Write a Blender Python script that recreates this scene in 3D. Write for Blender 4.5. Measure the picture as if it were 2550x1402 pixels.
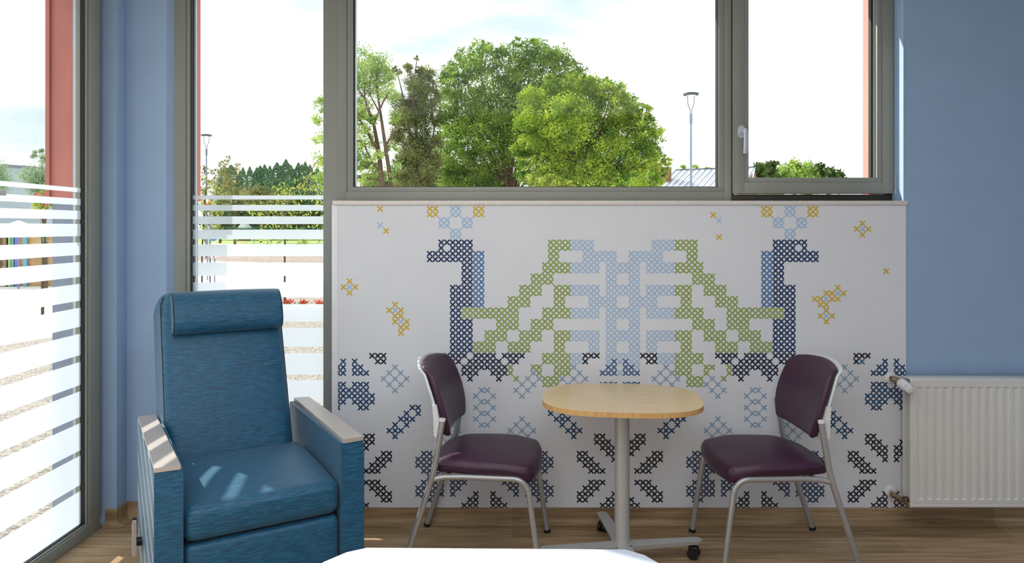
import bpy, bmesh, math, random
import numpy as np
from mathutils import Vector, Matrix

for o in list(bpy.data.objects):
    bpy.data.objects.remove(o, do_unlink=True)
SC = bpy.context.scene
COL = SC.collection

# ------------------------------------------------------------------ camera
F, CX, HY, D, HC = 1800.0, 1275.0, 566.0, 3.666, 1.504
cam_d = bpy.data.cameras.new('camera')
cam_d.sensor_width = 36.0
cam_d.lens = 36.0 * F / 2550.0
cam_d.shift_y = -(701.0 - HY) / 2550.0
cam_d.clip_start, cam_d.clip_end = 0.05, 500
cam = bpy.data.objects.new('camera', cam_d)
cam.location = (0, -D, HC)
cam.rotation_euler = (math.radians(90), 0, 0)
COL.objects.link(cam)
SC.camera = cam

# ------------------------------------------------------------------ world
W = bpy.data.worlds.new('world')
SC.world = W
W.use_nodes = True
nt = W.node_tree
nt.nodes.clear()
wo = nt.nodes.new('ShaderNodeOutputWorld')
bg = nt.nodes.new('ShaderNodeBackground')
tc = nt.nodes.new('ShaderNodeTexCoord')
mp = nt.nodes.new('ShaderNodeMapping'); mp.inputs['Scale'].default_value = (1.2, 1.2, 5.0)
nz = nt.nodes.new('ShaderNodeTexNoise'); nz.inputs['Scale'].default_value = 2.1; nz.inputs['Detail'].default_value = 5
rp = nt.nodes.new('ShaderNodeValToRGB')
rp.color_ramp.elements[0].position = 0.36; rp.color_ramp.elements[0].color = (0.64, 0.75, 0.80, 1)
rp.color_ramp.elements[1].position = 0.50; rp.color_ramp.elements[1].color = (1.0, 1.0, 1.0, 1)
L = nt.links.new
L(tc.outputs['Generated'], mp.inputs['Vector']); L(mp.outputs['Vector'], nz.inputs['Vector'])
L(nz.outputs['Fac'], rp.inputs['Fac']); L(rp.outputs['Color'], bg.inputs['Color'])
bg.inputs['Strength'].default_value = 0.95
L(bg.outputs['Background'], wo.inputs['Surface'])

# ------------------------------------------------------------------ sun and added interior fill
sd = bpy.data.lights.new('sun', 'SUN')
sd.energy = 5.5; sd.angle = math.radians(0.6); sd.color = (1.0, 0.94, 0.84)
sun = bpy.data.objects.new('sun', sd); COL.objects.link(sun)
sun.rotation_euler = Vector((1.0, -0.62, -0.80)).to_track_quat('-Z', 'Y').to_euler()
for i, (x, y, sx, sy, e) in enumerate([(-0.2, -3.4, 3.6, 3.6, 52)]):
    ad = bpy.data.lights.new('interior_fill', 'AREA'); ad.shape = 'RECTANGLE'
    ad.size, ad.size_y, ad.energy, ad.color = sx, sy, e, (0.89, 0.95, 1.0)  # broad soft fill added to brighten the interior, not a real fixture
    a = bpy.data.objects.new('interior_fill', ad); a.location = (x, y, 2.93); COL.objects.link(a)

SC.view_settings.view_transform = 'Standard'
SC.view_settings.look = 'None'
SC.view_settings.gamma = 1.0
SC.view_settings.use_curve_mapping = False
SC.view_settings.exposure = 0.50

# ------------------------------------------------------------------ helpers
def P(px, py, Y):
    d = D + Y
    return Vector(((px - CX) * d / F, Y, HC - (py - HY) * d / F))
def PX(px, Y): return (px - CX) * (D + Y) / F
def PZ(py, Y): return HC - (py - HY) * (D + Y) / F
def s2l(c):
    r = []
    for v in c:
        v /= 255.0
        r.append(v / 12.92 if v <= 0.04045 else ((v + 0.055) / 1.055) ** 2.4)
    return tuple(r) + (1.0,)

def mat(name, rgb, rough=0.6, metal=0.0, var=0.06, vscale=(6, 6, 6), bump=0.0, bscale=None, spec=0.5, sheen=0.0, coat=0.0, detail=3, rgb2=None, coords='Object'):
    m = bpy.data.materials.new(name); m.use_nodes = True
    n = m.node_tree; b = n.nodes['Principled BSDF']
    c = s2l(rgb)
    c2 = s2l(rgb2) if rgb2 else tuple(min(1, v * (1 + var)) for v in c[:3]) + (1,)
    c1 = c if rgb2 else tuple(v * (1 - var) for v in c[:3]) + (1,)
    t = n.nodes.new('ShaderNodeTexCoord')
    mpn = n.nodes.new('ShaderNodeMapping'); mpn.inputs['Scale'].default_value = vscale
    no = n.nodes.new('ShaderNodeTexNoise'); no.inputs['Scale'].default_value = 1.0; no.inputs['Detail'].default_value = detail
    cr = n.nodes.new('ShaderNodeValToRGB')
    cr.color_ramp.elements[0].position = 0.35; cr.color_ramp.elements[0].color = c1
    cr.color_ramp.elements[1].position = 0.65; cr.color_ramp.elements[1].color = c2
    k = n.links.new
    k(t.outputs[coords], mpn.inputs['Vector']); k(mpn.outputs['Vector'], no.inputs['Vector'])
    k(no.outputs['Fac'], cr.inputs['Fac']); k(cr.outputs['Color'], b.inputs['Base Color'])
    b.inputs['Roughness'].default_value = rough; b.inputs['Metallic'].default_value = metal
    b.inputs['Specular IOR Level'].default_value = spec
    if sheen: b.inputs['Sheen Weight'].default_value = sheen
    if coat: b.inputs['Coat Weight'].default_value = coat; b.inputs['Coat Roughness'].default_value = 0.15
    if bump:
        bu = n.nodes.new('ShaderNodeBump'); bu.inputs['Strength'].default_value = bump; bu.inputs['Distance'].default_value = 0.002
        if bscale:
            mp2 = n.nodes.new('ShaderNodeMapping'); mp2.inputs['Scale'].default_value = bscale
            n2 = n.nodes.new('ShaderNodeTexNoise'); n2.inputs['Scale'].default_value = 1.0; n2.inputs['Detail'].default_value = 4
            k(t.outputs[coords], mp2.inputs['Vector']); k(mp2.outputs['Vector'], n2.inputs['Vector']); k(n2.outputs['Fac'], bu.inputs['Height'])
        else:
            k(no.outputs['Fac'], bu.inputs['Height'])
        k(bu.outputs['Normal'], b.inputs['Normal'])
    return m

def link(name, me, m, parent=None):
    o = bpy.data.objects.new(name, me)
    if m is not None and len(me.materials) == 0:
        me.materials.append(m)
    COL.objects.link(o)
    if parent is not None: o.parent = parent
    return o
def obj(name, bm, m, parent=None, smooth=True, ang=35):
    bmesh.ops.recalc_face_normals(bm, faces=bm.faces)
    me = bpy.data.meshes.new(name); bm.to_mesh(me); bm.free()
    if smooth:
        me.shade_smooth()
        me.set_sharp_from_angle(angle=math.radians(ang))
    return link(name, me, m, parent)
def tag(o, label=None, cat=None, group=None, kind=None):
    if label: o['label'] = label
    if cat: o['category'] = cat
    if group: o['group'] = group
    if kind: o['kind'] = kind
    return o
def thing(name, label, cat, loc=(0, 0, 0), rz=0.0, group=None, kind=None):
    o = bpy.data.objects.new(name, None); o.empty_display_size = 0.1
    COL.objects.link(o); o.location = loc; o.rotation_euler = (0, 0, rz)
    return tag(o, label, cat, group, kind)
def copy_tree(o, parent=None):
    c = o.copy(); COL.objects.link(c); c.parent = parent
    for ch in list(o.children): copy_tree(ch, c)
    return c

def box(bm, x0, x1, y0, y1, z0, z1, bev=0.0, seg=2):
    g = bmesh.ops.create_cube(bm, size=1.0)
    vs = g['verts']
    for v in vs:
        v.co = Vector(((x0 + x1) / 2 + v.co.x * (x1 - x0), (y0 + y1) / 2 + v.co.y * (y1 - y0), (z0 + z1) / 2 + v.co.z * (z1 - z0)))
    if bev:
        es = list({e for v in vs for e in v.link_edges})
        bmesh.ops.bevel(bm, geom=es, offset=bev, segments=seg, profile=0.5, affect='EDGES')
    return bm
def bx(name, m, parent, x0, x1, y0, y1, z0, z1, bev=0.0, seg=2):
    bm = bmesh.new(); box(bm, x0, x1, y0, y1, z0, z1, bev, seg); return obj(name, bm, m, parent)
def rgrid(bm, h, r, n=10, fn=None):
    """rounded box on a dense grid; fn deforms each point (given the unit position too)"""
    hx, hy, hz = h
    def lin(hh):
        a = [-hh + r * (1 - math.cos(t * math.pi / 2 / 4)) for t in range(5)]
        inner = [-hh + r + (2 * (hh - r)) * i / n for i in range(1, n)]
        return a + inner + [-v for v in reversed(a)]
    AX, AY, AZ = lin(hx), lin(hy), lin(hz)
    cache = {}
    def vert(p):
        k = (round(p[0], 6), round(p[1], 6), round(p[2], 6))
        if k in cache: return cache[k]
        v = Vector(p)
        c = Vector((max(-hx + r, min(hx - r, v.x)), max(-hy + r, min(hy - r, v.y)), max(-hz + r, min(hz - r, v.z))))
        dv = v - c
        q = c + dv.normalized() * r if dv.length > 1e-9 else v
        u = Vector((v.x / hx, v.y / hy, v.z / hz))
        if fn: q = fn(q, u)
        cache[k] = bm.verts.new(q); return cache[k]
    def face(A, B, f):
        for i in range(len(A) - 1):
            for j in range(len(B) - 1):
                bm.faces.new([vert(f(A[i], B[j])), vert(f(A[i + 1], B[j])), vert(f(A[i + 1], B[j + 1])), vert(f(A[i], B[j + 1]))])
    for s in (-1, 1):
        face(AX, AY, lambda a, b: (a, b, s * hz)); face(AX, AZ, lambda a, b: (a, s * hy, b)); face(AY, AZ, lambda a, b: (s * hx, a, b))
    return bm
def tube(bm, pts, rad, n=16, caps=True):
    pts = [Vector(p) for p in pts]
    rads = rad if isinstance(rad, (list, tuple)) else [rad] * len(pts)
    t = (pts[1] - pts[0]).normalized()
    up = Vector((0, 0, 1)) if abs(t.z) < 0.9 else Vector((1, 0, 0))
    nrm = t.cross(up).normalized(); rings = []
    for i, p in enumerate(pts):
        if i == 0: tt = pts[1] - pts[0]
        elif i == len(pts) - 1: tt = pts[-1] - pts[-2]
        else: tt = (pts[i + 1] - pts[i]).normalized() + (pts[i] - pts[i - 1]).normalized()
        tt.normalize()
        nrm = (nrm - tt * nrm.dot(tt)).normalized(); b = tt.cross(nrm)
        rings.append([bm.verts.new(p + (nrm * math.cos(2 * math.pi * k / n) + b * math.sin(2 * math.pi * k / n)) * rads[i]) for k in range(n)])
    for a, b in zip(rings, rings[1:]):
        for k in range(n): bm.faces.new([a[k], a[(k + 1) % n], b[(k + 1) % n], b[k]])
    if caps:
        bm.faces.new(rings[0][::-1]); bm.faces.new(rings[-1])
    return bm
def tb(name, m, parent, pts, rad, n=16):
    bm = bmesh.new(); tube(bm, pts, rad, n); return obj(name, bm, m, parent)
def prism(bm, pts, axis, a0, a1):
    """closed 2D outline extruded along axis (0,1,2)"""
    def mk(p, a):
        c = [p[0], p[1]]; c.insert(axis, a); return bm.verts.new(c)
    A = [mk(p, a0) for p in pts]; B = [mk(p, a1) for p in pts]
    bm.faces.new(A[::-1]); bm.faces.new(B)
    for i in range(len(pts)):
        j = (i + 1) % len(pts); bm.faces.new([A[i], A[j], B[j], B[i]])
    return bm
def bevel_all(bm, off, seg=3, ang=30):
    es = [e for e in bm.edges if len(e.link_faces) == 2 and e.calc_face_angle(0) > math.radians(ang)]
    bmesh.ops.bevel(bm, geom=es, offset=off, segments=seg, profile=0.5, affect='EDGES')
def arc(p0, p1, p2, n=8):
    p0, p1, p2 = Vector(p0), Vector(p1), Vector(p2)
    return [(1 - t) ** 2 * p0 + 2 * t * (1 - t) * p1 + t * t * p2 for t in [i / n for i in range(n + 1)]]
def sm(t): t = max(0.0, min(1.0, t)); return t * t * (3 - 2 * t)

# ------------------------------------------------------------------ materials
M = {}
M['blue_paint'] = mat('blue_paint', (154, 180, 212), 0.55, var=0.02, bump=0.05, bscale=(300, 300, 300))
M['ceiling'] = mat('ceiling_paint', (238, 238, 236), 0.8, var=0.02)
M['white_paint'] = mat('white_paint', (232, 232, 232), 0.6, var=0.02)
M['paper'] = mat('wallpaper_white', (226, 228, 234), 0.6, var=0.012, bump=0.06, bscale=(500, 500, 500))
M['trim_white'] = mat('white_profile', (236, 236, 240), 0.4, var=0.01)
M['sill'] = mat('sill_stone', (226, 219, 213), 0.4, var=0.05, vscale=(60, 60, 60))
M['frame'] = mat('window_frame_grey', (140, 142, 134), 0.45, var=0.03, vscale=(3, 3, 3), metal=0.0)
M['frame_shaded'] = mat('window_frame_painted_shade', (52, 50, 40), 0.5, var=0.04)  # darkened copy of the frame grey, shade around the casement put into the colour
M['gasket'] = mat('rubber_gasket', (14, 16, 16), 0.6, var=0.05)
M['alu'] = mat('outer_aluminium', (190, 205, 215), 0.35, var=0.03, metal=0.3)
M['guide'] = mat('shutter_guide', (62, 78, 78), 0.5, var=0.05)
M['red_clad'] = mat('red_render', (206, 132, 122), 0.85, var=0.08, vscale=(5, 5, 2))
M['grey_render'] = mat('grey_render', (150, 160, 180), 0.85, var=0.06, vscale=(9, 9, 9))
M['handle'] = mat('silver_handle', (205, 208, 220), 0.3, var=0.02, metal=0.5)
M['silver'] = mat('silver_lacquer', (176, 176, 178), 0.32, var=0.02, metal=0.55, coat=0.2)
M['silver_matt'] = mat('silver_matt_lacquer', (190, 190, 190), 0.45, var=0.02, metal=0.35)
M['purple'] = mat('purple_vinyl', (64, 32, 56), 0.42, var=0.05, vscale=(20, 20, 20), bump=0.12, bscale=(260, 260, 260))
M['shell'] = mat('white_plastic_shell', (222, 224, 226), 0.35, var=0.01)
M['black'] = mat('black_plastic', (10, 10, 11), 0.4, var=0.05)
M['glide'] = mat('clear_glide', (170, 168, 160), 0.35, var=0.03)
M['rad'] = mat('radiator_enamel', (226, 224, 220), 0.25, var=0.01, coat=0.4)
M['brass'] = mat('nickel_brass', (170, 150, 120), 0.22, var=0.12, vscale=(40, 40, 40), metal=1.0)
M['cap'] = mat('champagne_arm_cap', (194, 186, 180), 0.4, var=0.02, metal=0.3)
M['sheet'] = mat('white_blanket', (198, 204, 220), 0.85, var=0.02, vscale=(30, 30, 30), bump=0.35, bscale=(120, 120, 60), sheen=0.2)
M['bark'] = mat('bark', (92, 76, 60), 0.9, var=0.25, vscale=(4, 4, 1))
M['concrete'] = mat('pale_paving', (235, 233, 228), 0.9, var=0.03, vscale=(0.5, 0.5, 0.5))
M['mulch'] = mat('mulch', (120, 106, 98), 0.95, rgb2=(165, 152, 144), vscale=(5, 5, 5), detail=8)
M['grass'] = mat('grass', (120, 150, 70), 0.95, rgb2=(165, 185, 110), vscale=(1, 1, 1), detail=8)
M['gravel'] = mat('gravel', (92, 88, 84), 0.95, rgb2=(176, 170, 162), vscale=(45, 45, 45), detail=6, bump=0.4)

def wood_floor():
    m = bpy.data.materials.new('oak_vinyl'); m.use_nodes = True
    n = m.node_tree; b = n.nodes['Principled BSDF']; k = n.links.new
    t = n.nodes.new('ShaderNodeTexCoord')
    br = n.nodes.new('ShaderNodeTexBrick')
    br.inputs['Scale'].default_value = 1.0; br.inputs['Brick Width'].default_value = 1.22; br.inputs['Row Height'].default_value = 0.16
    br.inputs['Mortar Size'].default_value = 0.0006; br.inputs['Bias'].default_value = 0.0
    br.inputs['Color1'].default_value = (0.2, 0.2, 0.2, 1); br.inputs['Color2'].default_value = (0.8, 0.8, 0.8, 1); br.inputs['Mortar'].default_value = (0.3, 0.3, 0.3, 1)
    m1 = n.nodes.new('ShaderNodeMapping'); m1.inputs['Scale'].default_value = (2.6, 48, 48)
    n1 = n.nodes.new('ShaderNodeTexNoise'); n1.inputs['Scale'].default_value = 1.0; n1.inputs['Detail'].default_value = 7; n1.inputs['Distortion'].default_value = 0.6
    m2 = n.nodes.new('ShaderNodeMapping'); m2.inputs['Scale'].default_value = (1.1, 5, 5)
    n2 = n.nodes.new('ShaderNodeTexNoise'); n2.inputs['Scale'].default_value = 1.0; n2.inputs['Detail'].default_value = 3
    k(t.outputs['Object'], br.inputs['Vector'])
    k(t.outputs['Object'], m1.inputs['Vector']); k(t.outputs['Object'], m2.inputs['Vector'])
    k(m1.outputs['Vector'], n1.inputs['Vector']); k(m2.outputs['Vector'], n2.inputs['Vector'])
    mx = n.nodes.new('ShaderNodeMath'); mx.operation = 'MULTIPLY_ADD'; mx.inputs[1].default_value = 0.46
    k(n1.outputs['Fac'], mx.inputs[0])
    m3 = n.nodes.new('ShaderNodeMath'); m3.operation = 'MULTIPLY'; m3.inputs[1].default_value = 0.16
    k(br.outputs['Color'], m3.inputs[0])
    m4 = n.nodes.new('ShaderNodeMath'); m4.operation = 'MULTIPLY_ADD'; m4.inputs[1].default_value = 0.40
    k(n2.outputs['Fac'], m4.inputs[0]); k(m3.outputs[0], m4.inputs[2]); k(m4.outputs[0], mx.inputs[2])
    cr = n.nodes.new('ShaderNodeValToRGB')
    cr.color_ramp.elements[0].position = 0.34; cr.color_ramp.elements[0].color = s2l((108, 84, 60))
    cr.color_ramp.elements[1].position = 0.70; cr.color_ramp.elements[1].color = s2l((206, 182, 148))
    e = cr.color_ramp.elements.new(0.52); e.color = s2l((164, 136, 102))
    k(mx.outputs[0], cr.inputs['Fac']); k(cr.outputs['Color'], b.inputs['Base Color'])
    b.inputs['Roughness'].default_value = 0.42; b.inputs['Specular IOR Level'].default_value = 0.4
    return m
M['floor'] = wood_floor()

def fabric():
    m = bpy.data.materials.new('teal_weave'); m.use_nodes = True
    n = m.node_tree; b = n.nodes['Principled BSDF']; k = n.links.new
    t = n.nodes.new('ShaderNodeTexCoord')
    a = n.nodes.new('ShaderNodeMapping'); a.inputs['Scale'].default_value = (26, 26, 900)
    no = n.nodes.new('ShaderNodeTexNoise'); no.inputs['Scale'].default_value = 1; no.inputs['Detail'].default_value = 3; no.inputs['Distortion'].default_value = 0.4
    # the weave runs across: on flat-lying faces the ribs follow the depth axis instead
    a2 = n.nodes.new('ShaderNodeMapping'); a2.inputs['Scale'].default_value = (26, 900, 26)
    no2 = n.nodes.new('ShaderNodeTexNoise'); no2.inputs['Scale'].default_value = 1; no2.inputs['Detail'].default_value = 3
    k(t.outputs['Object'], a.inputs['Vector']); k(t.outputs['Object'], a2.inputs['Vector'])
    k(a.outputs['Vector'], no.inputs['Vector']); k(a2.outputs['Vector'], no2.inputs['Vector'])
    sp = n.nodes.new('ShaderNodeSeparateXYZ'); k(t.outputs['Normal'], sp.inputs['Vector'])
    ab = n.nodes.new('ShaderNodeMath'); ab.operation = 'ABSOLUTE'; k(sp.outputs['Z'], ab.inputs[0])
    gt = n.nodes.new('ShaderNodeMath'); gt.operation = 'GREATER_THAN'; gt.inputs[1].default_value = 0.75; k(ab.outputs[0], gt.inputs[0])
    mi = n.nodes.new('ShaderNodeMix'); k(gt.outputs[0], mi.inputs['Factor']); k(no.outputs['Fac'], mi.inputs[2]); k(no2.outputs['Fac'], mi.inputs[3])
    cr = n.nodes.new('ShaderNodeValToRGB')
    cr.color_ramp.elements[0].position = 0.34; cr.color_ramp.elements[0].color = s2l((2, 50, 78))
    cr.color_ramp.elements[1].position = 0.66; cr.color_ramp.elements[1].color = s2l((30, 112, 148))
    e = cr.color_ramp.elements.new(0.5); e.color = s2l((8, 82, 116))
    k(mi.outputs[0], cr.inputs['Fac']); k(cr.outputs['Color'], b.inputs['Base Color'])
    bu = n.nodes.new('ShaderNodeBump'); bu.inputs['Strength'].default_value = 0.35; bu.inputs['Distance'].default_value = 0.0015
    k(mi.outputs[0], bu.inputs['Height']); k(bu.outputs['Normal'], b.inputs['Normal'])
    b.inputs['Roughness'].default_value = 0.42; b.inputs['Specular IOR Level'].default_value = 0.5; b.inputs['Sheen Weight'].default_value = 0.15
    return m
M['fabric'] = fabric()
M['piping'] = mat('dark_piping', (12, 40, 58), 0.6, var=0.05)

def beech():
    return mat('beech_laminate', (226, 194, 146), 0.35, rgb2=(236, 208, 164), vscale=(5, 60, 60), detail=5, coat=0.25)
M['beech'] = beech()
M['beech_edge'] = mat('beech_edge_band', (206, 158, 96), 0.4, rgb2=(222, 178, 116), vscale=(60, 60, 4), detail=4)

def glass_mat():
    m = bpy.data.materials.new('window_glass'); m.use_nodes = True
    n = m.node_tree; n.nodes.clear(); k = n.links.new
    o = n.nodes.new('ShaderNodeOutputMaterial'); t = n.nodes.new('ShaderNodeBsdfTransparent')
    t.inputs['Color'].default_value = (0.975, 0.985, 0.98, 1)
    g = n.nodes.new('ShaderNodeBsdfGlossy'); g.inputs['Roughness'].default_value = 0.0
    lw = n.nodes.new('ShaderNodeLayerWeight'); lw.inputs['Blend'].default_value = 0.5
    pw = n.nodes.new('ShaderNodeMath'); pw.operation = 'POWER'; pw.inputs[1].default_value = 5.0
    fr = n.nodes.new('ShaderNodeMath'); fr.operation = 'MULTIPLY_ADD'; fr.inputs[1].default_value = 0.7; fr.inputs[2].default_value = 0.008
    k(lw.outputs['Facing'], pw.inputs[0]); k(pw.outputs[0], fr.inputs[0])
    mx = n.nodes.new('ShaderNodeMixShader')
    k(fr.outputs[0], mx.inputs['Fac']); k(t.outputs['BSDF'], mx.inputs[1]); k(g.outputs['BSDF'], mx.inputs[2]); k(mx.outputs['Shader'], o.inputs['Surface'])
    return m
M['glass'] = glass_mat()
def film_mat():
    m = bpy.data.materials.new('frosted_film'); m.use_nodes = True
    n = m.node_tree; n.nodes.clear(); k = n.links.new
    o = n.nodes.new('ShaderNodeOutputMaterial')
    r = n.nodes.new('ShaderNodeBsdfRefraction'); r.inputs['IOR'].default_value = 1.08; r.inputs['Roughness'].default_value = 0.5
    r.inputs['Color'].default_value = (0.93, 0.96, 1.0, 1)
    tr = n.nodes.new('ShaderNodeBsdfTranslucent'); tr.inputs['Color'].default_value = (0.86, 0.92, 1.0, 1)
    df = n.nodes.new('ShaderNodeBsdfDiffuse'); df.inputs['Color'].default_value = (0.84, 0.89, 0.93, 1)
    a = n.nodes.new('ShaderNodeMixShader'); a.inputs['Fac'].default_value = 0.38
    b = n.nodes.new('ShaderNodeMixShader'); b.inputs['Fac'].default_value = 0.12
    nz = n.nodes.new('ShaderNodeTexNoise'); nz.inputs['Scale'].default_value = 3.0
    k(r.outputs['BSDF'], a.inputs[1]); k(tr.outputs['BSDF'], a.inputs[2]); k(a.outputs['Shader'], b.inputs[1]); k(df.outputs['BSDF'], b.inputs[2]); k(b.outputs['Shader'], o.inputs['Surface'])
    return m
M['film'] = film_mat()

def leaf_mat(name, c1, c2, trans=0.28, scale=1.2):
    m = bpy.data.materials.new(name); m.use_nodes = True
    n = m.node_tree; n.nodes.clear(); k = n.links.new
    o = n.nodes.new('ShaderNodeOutputMaterial')
    t = n.nodes.new('ShaderNodeTexCoord')
    no = n.nodes.new('ShaderNodeTexNoise'); no.inputs['Scale'].default_value = scale; no.inputs['Detail'].default_value = 8
    cr = n.nodes.new('ShaderNodeValToRGB')
    cr.color_ramp.elements[0].position = 0.36; cr.color_ramp.elements[0].color = s2l(c1)
    cr.color_ramp.elements[1].position = 0.64; cr.color_ramp.elements[1].color = s2l(c2)
    d = n.nodes.new('ShaderNodeBsdfDiffuse'); tr = n.nodes.new('ShaderNodeBsdfTranslucent')
    mx = n.nodes.new('ShaderNodeMixShader'); mx.inputs['Fac'].default_value = trans
    k(t.outputs['Object'], no.inputs['Vector']); k(no.outputs['Fac'], cr.inputs['Fac'])
    k(cr.outputs['Color'], d.inputs['Color']); k(cr.outputs['Color'], tr.inputs['Color'])
    k(d.outputs['BSDF'], mx.inputs[1]); k(tr.outputs['BSDF'], mx.inputs[2]); k(mx.outputs['Shader'], o.inputs['Surface'])
    return m
M['leaf_green'] = leaf_mat('leaf_green', (66, 102, 44), (158, 188, 84))
M['leaf_bright'] = leaf_mat('leaf_bright', (84, 124, 50), (186, 206, 84))
M['leaf_pale'] = leaf_mat('leaf_pale', (112, 146, 74), (188, 210, 118))
M['leaf_olive'] = leaf_mat('leaf_olive', (84, 98, 56), (150, 158, 98))
M['leaf_yellow'] = leaf_mat('leaf_yellow', (122, 142, 58), (192, 202, 104), 0.4)
M['leaf_dark'] = leaf_mat('leaf_dark', (44, 66, 40), (112, 130, 72))
M['leaf_cypress'] = leaf_mat('leaf_cypress', (74, 108, 86), (124, 156, 118), 0.15, 2.0)
M['leaf_grey'] = leaf_mat('leaf_grey', (112, 140, 108), (164, 188, 150))
M['leaf_brown'] = leaf_mat('leaf_brown', (96, 100, 62), (158, 158, 104))

# ================================================================== THE ROOM
YF = 0.11                     # face of the window frames
S = F / (D + YF)
def fx(px): return (px - CX) / S
def fz(py): return HC - (py - HY) / S
TOP = 2.80

def st(name, m, x0, x1, y0, y1, z0, z1, bev=0):
    o = bx(name, m, None, x0, x1, y0, y1, z0, z1, bev); o['kind'] = 'structure'; return o
st('floor', M['floor'], -2.09, 3.6, -6.0, 0.30, -0.08, 0.0)
st('ceiling', M['ceiling'], -2.4, 3.6, -6.0, 0.30, 3.0, 3.1)
st('wall_right', M['blue_paint'], 3.5, 3.6, -6.0, 0.0, 0, 3.0)
st('wall_back', M['white_paint'], -2.34, 3.5, -6.1, -6.0, 0, 3.0)
# front wall: one mesh of several solid pieces
bm = bmesh.new()
box(bm, 1.992, 3.5, 0.0, 0.30, 0, 3.0)                                  # wall right of the window
box(bm, -0.905, 1.992, 0.0, 0.30, 0, 1.617)                             # parapet
box(bm, -1.765, 2.0, 0.02, 0.30, TOP, 3.0)                              # lintel
o = obj('wall_front', bm, M['blue_paint'], None, False); o['kind'] = 'structure'
# splayed reveal right of the casement
bm = bmesh.new()
prism(bm, [(1.985, 0.0), (1.9925, 0.0), (2.03, 0.05), (2.03, 0.12), (2.003, 0.12)], 2, 1.638, TOP)
o = obj('trim_4', bm, M['blue_paint'], None, False); o['kind'] = 'structure'
# corner pilaster and recessed strip with splayed reveal
bm = bmesh.new()
prism(bm, [(-2.085, -0.021), (-1.994, -0.021), (-1.996, 0.08), (-1.792, 0.08), (-1.762, 0.115), (-1.762, 0.17), (-2.085, 0.17)], 2, 0, 3.0)
o = obj('wall_corner', bm, M['blue_paint'], None, False); o['kind'] = 'structure'
# outer pier: red render above, grey below
bm = bmesh.new()
prism(bm, [(-2.335, -0.02), (-2.10, -0.02), (-2.10, 0.171), (-1.70, 0.171), (-1.70, 0.28), (-2.335, 0.28)], 2, 1.645, 3.3)
o = obj('trim_1', bm, M['red_clad'], None, False); o['kind'] = 'structure'
bm = bmesh.new()
prism(bm, [(-2.325, -0.01), (-2.10, -0.01), (-2.10, 0.171), (-1.71, 0.171), (-1.71, 0.27), (-2.325, 0.27)], 2, -0.1, 1.644)
o = obj('trim_2', bm, M['grey_render'], None, False); o['kind'] = 'structure'
st('trim_5', M['red_clad'], -2.345, -2.325, -0.035, -0.019, 1.62, 3.3)
st('trim_3', M['red_clad'], 1.93, 2.3, 0.245, 0.31, 1.50, 3.3)
st('wall_left', M['blue_paint'], -2.34, -2.054, -6.0, -5.25, 0, 3.0)
bm = bmesh.new(); box(bm, -2.34, -2.054, -5.25, -0.06, TOP, 3.0)
o = obj('wall_left_lintel', bm, M['blue_paint'], None, False); o['kind'] = 'structure'; o.name = 'trim_6'

# skirtings with coved foot
def cove(name, pts_path, h=0.0845, r=0.035, th=0.004):
    """pts_path: polyline of the wall line on the floor, room on its right-hand side"""
    prof = [(0.0, h), (th, h), (th, r)]
    for i in range(1, 7):
        a = math.pi / 2 * i / 6
        prof.append((th + r - r * math.cos(a), r - r * math.sin(a) + 0.0012))
    prof.append((0.0, 0.0012))
    bm = bmesh.new(); rings = []
    P2 = [Vector((p[0], p[1])) for p in pts_path]
    for i, p in enumerate(P2):
        d0 = (P2[i] - P2[i - 1]).normalized() if i else (P2[1] - P2[0]).normalized()
        d1 = (P2[i + 1] - P2[i]).normalized() if i < len(P2) - 1 else d0
        n0 = Vector((d0.y, -d0.x)); n1 = Vector((d1.y, -d1.x))
        nn = (n0 + n1).normalized(); sc = 1 / max(0.3, nn.dot(n0))
        rings.append([bm.verts.new((p.x + nn.x * a * sc, p.y + nn.y * a * sc, z)) for a, z in prof])
    for a, b in zip(rings, rings[1:]):
        for k in range(len(prof)):
            bm.faces.new([a[k], a[(k + 1) % len(prof)], b[(k + 1) % len(prof)], b[k]])
    bm.faces.new(rings[0]); bm.faces.new(rings[-1][::-1])
    o = obj(name, bm, M['floor'], None); o['kind'] = 'structure'; return o
cove('baseboard_front', [(-0.905, 0.001), (1.997, 0.001)])
cove('baseboard_right', [(1.9972, 0.001), (3.49, 0.001)], h=0.112)
cove('baseboard_corner', [(-2.05, -0.022), (-1.993, -0.022), (-1.995, 0.079), (-1.77, 0.079)])

# window sill board and white edge profile of the mural
o = bx('trim_7', M['sill'], None, PX(828, -0.012), PX(2260.5, -0.012), -0.014, YF + 0.004, 1.617, 1.638, 0.0015); o['kind'] = 'structure'
tag(o, 'long pale stone window sill board above the cross stitch mural', 'window sill')
o['kind'] = 'structure'

# ---------------------------------------------------------------- mural
MZ0, MZ1, MX0, MX1 = PZ(1263, 0), 1.6165, PX(842, 0), PX(2255, 0)
mural = thing('wall_mural', 'white wall covering printed with cross stitch birds in navy, green and pale blue', 'mural', (0.5, -0.001, MZ0))
def mloc(o):
    o.parent = mural; o.location = (-0.5, 0.001, -MZ0); return o
bm = bmesh.new(); box(bm, PX(827, 0), MX0, -0.007, -0.0005, 0.086, MZ1, 0.002)
mloc(obj('edge_profile', bm, M['trim_white'], None))
RY = [(0, 520.2), (6, 603.5), (14, 716.0), (26, 885.4), (51, 1243.6), (52, 1258.0)]
def rowy(r):
    for (a, ya), (b, yb) in zip(RY, RY[1:]):
        if r <= b or b == 52: return ya + (yb - ya) * (r - a) / (b - a)
cells = {}
def put(col, cs, rs, mir=None, hard=False):
    for r in (rs if hasattr(rs, '__iter__') else [rs]):
        for c in cs:
            cells[(c, r)] = col
            if mir: cells[(mir - c, r)] = col
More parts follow.
